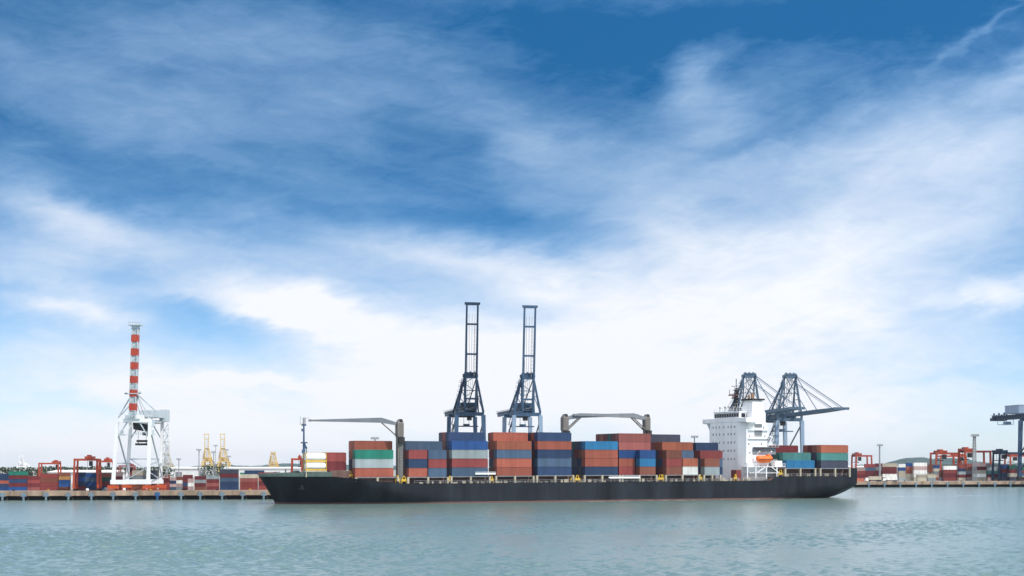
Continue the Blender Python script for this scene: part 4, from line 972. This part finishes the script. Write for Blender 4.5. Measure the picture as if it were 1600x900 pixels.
light_mast(357.5, 714, 950, 'low light mast over the navy stack', r=.18, head=1.6)
light_mast(586, 686, 620, 'light mast behind the green container on the ship', r=.26, head=1.8)
light_mast(1085, 683.5, 780, 'light mast beside the white superstructure above red containers', r=.3, head=2.0)
light_mast(1374.5, 696.5, 800, 'slender light mast astern of the ship', r=.42, head=1.7)
light_mast(1522.5, 681.5, 812, 'stout lattice light mast among the orange gantries', True, head=2.3)

# ------------------------------------------------------------------ yard containers
def yard_stack(px0, px1, ytop, cols, Z, where, long=None, yaw=QA):
    Lm = (px1 - px0) * Z / F; n_ = len(cols); hh = (z_at(ytop, Z) - DECK) / n_
    size = 'long' if (Lm > 5.2 if long is None else long) else 'short'
    for k, c_ in enumerate(cols):
        if not c_: continue
        me = container_mesh(size, c_); o = bpy.data.objects.new('shipping_container', me); COL.objects.link(o)
        o.location = (X_at(px0, Z), Z, DECK + .01 + k * hh); o.rotation_euler = (0, 0, yaw)
        o.scale = (Lm / (12.19 if size == 'long' else 6.06) * .985, .78, hh / 2.72)
        pos = 'top' if k == n_ - 1 else 'bottom' if k == 0 else ORD[k]
        tag(o, reg(f"{c_} container, {pos} of the yard stack {where}"), 'container', 'containers stacked in the yard')
zq = lambda px, b=25: quay_pt(ZL, px)[1] + b
LY = [
 (-9, 13, 740, ['blue', 'navy', 'terracotta', 'navy', 'navy'], 'at the picture edge, topped navy'),
 (13.5, 42, 736.5, ['blue', 'maroon', 'navy', 'maroon', 'green'], 'topped by a bright green container'),
 (43, 61.5, 744, ['rose', 'maroon', 'red', 'maroon'], 'beside the green-topped stack'),
 (62, 91, 740, ['red', 'red', 'brown', 'red'], 'of long reds beneath the rearmost orange gantry'),
 (92, 109, 738.5, ['brown', 'blue', 'blue', 'ochre', 'brown'], 'with an ochre box beside the tallest orange gantry'),
 (115, 133, 738, ['maroon', 'navy', 'blue', 'navy'], 'seen through the tallest orange gantry'),
 (134, 150, 739, ['navy', 'blue', 'slate blue', 'blue'], 'under the trolley of the tallest orange gantry'),
 (151, 173, 739, ['navy', 'maroon', 'dark green', 'brown'], 'between the tallest gantry and the white crane'),
 (177, 191, 737, ['maroon', 'brown', 'maroon', 'pale pink'], 'between the outer white crane legs'),
 (195, 206, 731, ['navy', 'maroon', 'navy', 'red', 'maroon'], 'under the dull red gantry'),
 (206, 227, 735, ['brown', 'orange', 'grey', 'beige'], 'in the middle of the white crane'),
 (231, 245, 735, ['brown', 'maroon', 'dark slate', 'dark slate'], 'behind the inland white crane legs'),
 (248, 265, 742, ['red', 'red', 'maroon', 'brown'], 'just past the white crane'),
 (265.5, 275, 746, ['slate blue', 'pale pink', 'navy', 'pale pink'], 'of short boxes with two pink ones'),
 (275.5, 285, 745, ['grey', 'pale pink', 'white', 'brown'], 'of short boxes with a white one'),
 (285.5, 301, 742, ['maroon', 'navy', 'maroon', 'maroon'], 'below the tall thin light mast'),
 (304, 322, 744, ['brown', 'maroon', 'grey', 'maroon'], 'under the first far yellow crane'),
 (322.5, 342.5, 743, ['maroon', 'rose', 'maroon', 'light grey'], 'under the second far yellow crane'),
 (343.5, 373, 733.5, ['navy', 'navy', 'slate blue', 'maroon', 'dark slate'], 'of navies, the tallest near the bow'),
 (375, 403, 741, ['red', 'red', 'rose', 'beige'], 'with a beige top next to the bow'),
 (404, 432, 738, ['red', 'maroon', 'orange', 'red'], 'closest to the bow'),
]
for a in LY: yard_stack(a[0], a[1], a[2], a[3], zq((a[0] + a[1]) / 2), a[4])
yard_stack(382, 413, 735, [None, None, None, 'navy'], zq(400, 45), 'behind the beige-topped one')
yard_stack(375, 384, 738.5, ['maroon', 'brown', 'green'], zq(380, 60), 'glimpsed behind the navies')
yard_stack(293.5, 302, 748, ['pale pink', 'white', 'pale pink'], zq(298, 21), 'standing alone out in front')
RZ = 842
RY = [
 (1338, 1353, 730, ['coral', 'maroon', 'red', 'pale pink'], 'beside the stern of the ship', 22),
 (1352, 1368.5, 725, ['brown', 'maroon', 'maroon', 'slate blue', 'red'], 'under the red gantry near the stern', 60),
 (1369, 1379, 724, ['maroon', 'brown', 'maroon', 'grey', 'maroon'], 'at the foot of the slender light mast', 62),
 (1380, 1403.5, 724, ['brown', 'white', 'maroon', 'maroon', 'beige'], 'of maroons topped in beige', 55),
 (1404.5, 1416, 725, ['light grey', 'beige', 'beige', 'blue', 'white'], 'of pale short boxes with one blue', 58),
 (1416.5, 1428, 723.5, ['beige', 'beige', 'terracotta', 'terracotta', 'blue'], 'capped in blue in front of the hills', 60),
 (1428.5, 1450.5, 723, ['beige', 'white', 'white', 'pale pink', 'white'], 'of all pale boxes before the hills', 56),
 (1451, 1459, 726, ['brown', 'beige', 'brown', 'brown'], 'tucked behind the all pale stack', 75),
 (1460, 1469, 727, ['brown', 'pale pink', 'grey', 'beige', 'blue'], 'under the hillside end of the broad gantry', 70),
 (1469.5, 1475, 735, ['grey', 'brown', 'brown'], 'tiny and dark, inside the broad gantry', 58),
 (1475.5, 1497.5, 728, ['red', 'maroon', 'red', 'white'], 'of reds with a white lid', 50),
 (1498.5, 1510, 727, ['beige', 'maroon', 'light grey', 'navy', 'red'], 'beside the reds with white lid', 58),
 (1510.5, 1521, 724.5, ['pale pink', 'maroon', 'grey', 'brown', 'rose'], 'behind the lattice mast, rose on top', 60),
 (1522, 1543, 723.5, ['beige', 'white', 'beige', 'maroon', 'pale pink'], 'in front of the lattice mast', 56),
 (1543.5, 1565, 725.5, ['pale pink', 'maroon', 'teal', 'light grey', 'grey'], 'of greys before the dark navy gantry', 55),
 (1565.5, 1576, 726, ['dark slate', 'navy', 'maroon', 'blue'], 'inside the dark navy gantry', 52),
 (1577, 1590, 727, ['dark slate', 'beige', 'maroon', 'dark green'], 'by the leg of the cut-off crane', 50),
 (1590.5, 1612, 729, ['maroon', 'beige', 'red', 'green'], 'at the picture edge, topped green', 50),
]
for a in RY: yard_stack(a[0], a[1], a[2], a[3], quay_pt(ZR, (a[0] + a[1]) / 2)[1] + a[5], a[4])
yard_stack(1434, 1449, 741.5, ['beige', 'beige'], quay_pt(ZR, 1440)[1] + 34, 'two high in front of the pale boxes', True)
yard_stack(1449.5, 1463.5, 741.5, ['light grey', 'beige'], quay_pt(ZR, 1455)[1] + 34, 'two high beside another low pale pair', True)

# terminal trucks
def truck(px, Z, wpx, label, cabmat, load, yaw=QA):
    sc = wpx * Z / F / 13.0
    root = empty('terminal_truck', (X_at(px, Z), Z, DECK), yaw, reg(label), 'truck', None, sc)
    m = MB(); m.box(0, 2.2, 0, 2.4, .6, 2.9); m.box(2.2, 2.7, .4, 2.0, .6, 1.9); c_ = m.build('cab', cabmat, root); MB().box(-.04, 0, .2, 2.2, 1.8, 2.7).build('windscreen', GLASS, c_)
    MB().box(2.4, 13, .3, 2.1, .95, 1.3).build('trailer', DARK, root)
    for x in (.9, 3.6, 10.6, 11.9):
        MB().tube((x, .0, .5), (x, .45, .5), .5, 12).build('wheel', DARK, root); MB().tube((x, 1.95, .5), (x, 2.4, .5), .5, 12).build('wheel', DARK, root)
    if load:
        o = bpy.data.objects.new('shipping_container', container_mesh('long', load[0])); COL.objects.link(o)
        v = Matrix.Translation(root.location) @ Matrix.Rotation(yaw, 4, 'Z') @ Vector((2.9 * sc, 0, 1.32 * sc)); o.location = v; o.rotation_euler = (0, 0, yaw); o.scale = (sc * .82, sc, sc)
        tag(o, reg(load[1]), 'container', 'containers carried by trucks')
truck(1352.5, quay_pt(ZR, 1365)[1] + 17, 27, 'truck carrying a beige container just astern of the ship', WHITE, ('beige', 'beige container riding on the truck closest to the ship stern'))
truck(1404, quay_pt(ZR, 1390)[1] + 19, 24, 'truck carrying a white container below the maroons topped in beige', WHITE, ('white', 'white container riding on the truck below the maroon stack'), QA + math.pi) if False else truck(1380, quay_pt(ZR, 1390)[1] + 17, 24, 'truck carrying a white container below the maroons topped in beige', WHITE, ('white', 'white container riding on the truck below the maroon stack'))
truck(134.5, zq(138, 9), 20, 'white-cabbed truck on the quay between tallest gantry and white crane', WHITE, None)
truck(159, zq(165, 12), 18, 'truck with a grey load parked beside the white crane', BLUES, ('grey', 'grey container on the truck parked beside the white crane'))
truck(192, zq(200, 10), 22, 'truck waiting beneath the sill beam of the white crane', WHITE, None)

# pale sheds, tree belts and hills behind the yard
def shed(px0, px1, ytop, Z, depth, label, mat):
    Wd = (px1 - px0) * Z / F; Hh = z_at(ytop, Z) - DECK
    root = empty('warehouse', (X_at(px0, Z), Z, DECK), 0, reg(label), 'warehouse', 'sheds behind the container yard')
    MB().box(0, Wd, 0, depth, 0, Hh * .84).build('wall', mat, root)
    m = MB(); m.add([(-1, -1, Hh * .84), (Wd + 1, -1, Hh * .84), (Wd + 1, depth + 1, Hh * .84), (-1, depth + 1, Hh * .84), (-1, depth / 2, Hh), (Wd + 1, depth / 2, Hh)], [(0, 1, 5, 4), (2, 3, 4, 5), (0, 4, 3), (1, 2, 5), (0, 3, 2, 1)]); m.build('roof', mat, root)
    for k in range(max(2, int(Wd / 18))): MB().box(6 + k * 18, 11 + k * 18, -.06, 0, 0, Hh * .5).build('door', LOUV, root)
PALE = paint('shed wall', (.70, .70, .68), .7, 0, .08)
shed(76, 176, 734.5, 700, 30, 'long low cream warehouse behind the orange gantries', PALE)
shed(262, 317, 729.5, 1100, 40, 'added white shed standing in for pale sky under the far yellow cranes', PALE)  # added: white walls hide the ground where bright sky should show
shed(346.5, 470, 729.5, 1150, 40, 'added white shed standing in for pale sky between yard stacks and the bow', PALE)  # also added, pale as the low sky to cover the ground strip
shed(1330, 1440, 727.8, 1300, 40, 'white shed behind the stacks astern of the ship', PALE)
FOL = paint('far foliage', (.06, .09, .06), .9, 0, .45, .15, streak=False)
FOH = paint('hazed hill foliage', (.058, .098, .092), .9, 0, .35, .02, streak=False)  # bluish: distance haze is mixed into the foliage colour
def belt(px0, px1, ytop, Z, rng):
    """tree belt that reads as one mass: many overlapping leaf clumps on a ragged line"""
    m = MB(); x0, x1 = X_at(px0, Z), X_at(px1, Z); Hh = z_at(ytop, Z) - DECK; x = x0
    while x < x1:
        for _ in range(26):
            h = Hh * rng.uniform(.15, 1.0) ; cx = x + rng.uniform(-3, 3); cy = Z + rng.uniform(0, 14); r = rng.uniform(.3, .7)
            for _f in range(4):
                a = Vector((rng.uniform(-1, 1), rng.uniform(-1, 1), rng.uniform(-1, 1))) * r; b = Vector((rng.uniform(-1, 1), rng.uniform(-1, 1), rng.uniform(-1, 1))) * r; cc_ = Vector((cx, cy, DECK + h))
                m.add([cc_ + a, cc_ + b, cc_ - a, cc_ - b], [(0, 1, 2, 3)])
        x += 1.1
    return m
rg = random.Random(3)
tag(belt(-20, 62, 730.5, 760, rg).build('tree_belt', FOL), 'dark tree line behind the green-topped container stack', 'trees', None, 'stuff')
tag(belt(60, 178, 729.5, 800, rg).build('tree_belt', FOL), 'dark tree line above the long cream warehouse', 'trees', None, 'stuff')
tag(belt(178, 240, 730, 900, rg).build('tree_belt', FOL), 'dark tree line seen through the white crane', 'trees', None, 'stuff')
tag(belt(314, 348, 728, 1000, rg).build('tree_belt', FOL), 'dark trees between the two far yellow cranes', 'trees', None, 'stuff')
tag(belt(236, 264, 729.5, 1000, rg).build('tree_belt', FOL), 'dark trees at the foot of the slim far cream crane', 'trees', None, 'stuff')
tag(belt(1340, 1610, 726, 1500, rg).build('tree_belt', FOL), 'low tree line behind the stern-side yard', 'trees', None, 'stuff')
def hills(name, pts, Z, depth, seed):
    """ridge through (px, y) points, falling away front and back"""
    from mathutils import noise as mn
    vs = []; fs = []; NY = 12; nx = 160; p0, p1 = pts[0][0], pts[-1][0]
    for i in range(nx + 1):
        p = p0 + (p1 - p0) * i / nx
        for (a, ya), (b, yb) in zip(pts, pts[1:]):
            if a <= p <= b:
                y_ = ya + (yb - ya) * sstep((p - a) / (b - a)); break
        for j in range(NY + 1):
            f = j / NY; prof = math.sin(math.pi * f) ** 1.1; Zj = Z + depth * (f - .5); X = X_at(p, Z)
            h = (z_at(y_, Z) - DECK) * prof; h += h * .12 * mn.noise(Vector((X / 55, Zj / 55, seed))) + 2.2 * prof * mn.noise(Vector((X / 13, Zj / 13, seed)))
            vs.append((X, Zj, DECK - 1 + max(-.5, h)))
    for i in range(nx):
        for j in range(NY): a = i * (NY + 1) + j; fs.append((a, a + NY + 1, a + NY + 2, a + 1))
    return tag(MB().add(vs, fs).build(name, FOH, smooth=True), kind='structure')
hills('hills', [(1380, 727), (1395, 724), (1428, 713.5), (1456, 719), (1480, 714.5), (1510, 721), (1560, 724), (1640, 722), (1800, 726)], 3400, 700, 1)
hills('hills', [(310, 728), (330, 726), (345, 723.5), (360, 726.5), (395, 728), (430, 725.5), (450, 723), (480, 725), (640, 727.5)], 3200, 600, 2)

# ------------------------------------------------------------------ foam along the ship and the wake
def foam(name, pts, label, seed):
    rr = random.Random(seed); m = MB()
    for (X, Y, L, B, yaw) in pts:
        n_ = 10; vs = []
        for k in range(n_):
            a = 2 * math.pi * k / n_; q = rr.uniform(.6, 1.1); x = math.cos(a) * L * q; y = math.sin(a) * B * q
            vs.append((X + x * math.cos(yaw) - y * math.sin(yaw), Y + x * math.sin(yaw) + y * math.cos(yaw), .012))
        m.add(vs, [tuple(range(n_))])
    return tag(m.build(name, FOAM), label, 'foam', None, 'stuff')
rr = random.Random(11); P = []
for k in range(26):
    s_ = rr.uniform(22, 112); v = SHIPM @ Vector((s_, -rr.uniform(.5, 1.6), 0)); P.append((v.x, v.y, rr.uniform(.6, 2.4), rr.uniform(.2, .5), A))
foam('hull_foam', P, 'thin white foam along the waterline of the ship', 5)
P = []
for k in range(70):
    s_ = 128 + 90 * rr.random() ** 1.4; v = SHIPM @ Vector((s_, 10 + rr.gauss(0, 1.5 + (s_ - 128) * .03), 0)); P.append((v.x, v.y, rr.uniform(.35, 1.3), rr.uniform(.15, .5), A + rr.uniform(-.3, .3)))
foam('wake', P, 'pale broken wake trailing from the stern', 6)

# ------------------------------------------------------------------ sea haze
hz = MB().box(-7500, 8500, -400, 10200, -5, 96).build('haze', PALE); hz.data.materials.clear()
hm = bpy.data.materials.new('sea haze'); hm.use_nodes = True; hm.node_tree.nodes.clear()
pv = hm.node_tree.nodes.new('ShaderNodeVolumePrincipled'); ho = hm.node_tree.nodes.new('ShaderNodeOutputMaterial'); hm.node_tree.links.new(pv.outputs[0], ho.inputs['Volume'])
pv.inputs['Color'].default_value = (.82, .90, 1.0, 1); pv.inputs['Density'].default_value = 0.000035; pv.inputs['Anisotropy'].default_value = 0.2
hz.data.materials.append(hm); tag(hz, 'thin sea haze over the harbour', 'haze', None, 'stuff')
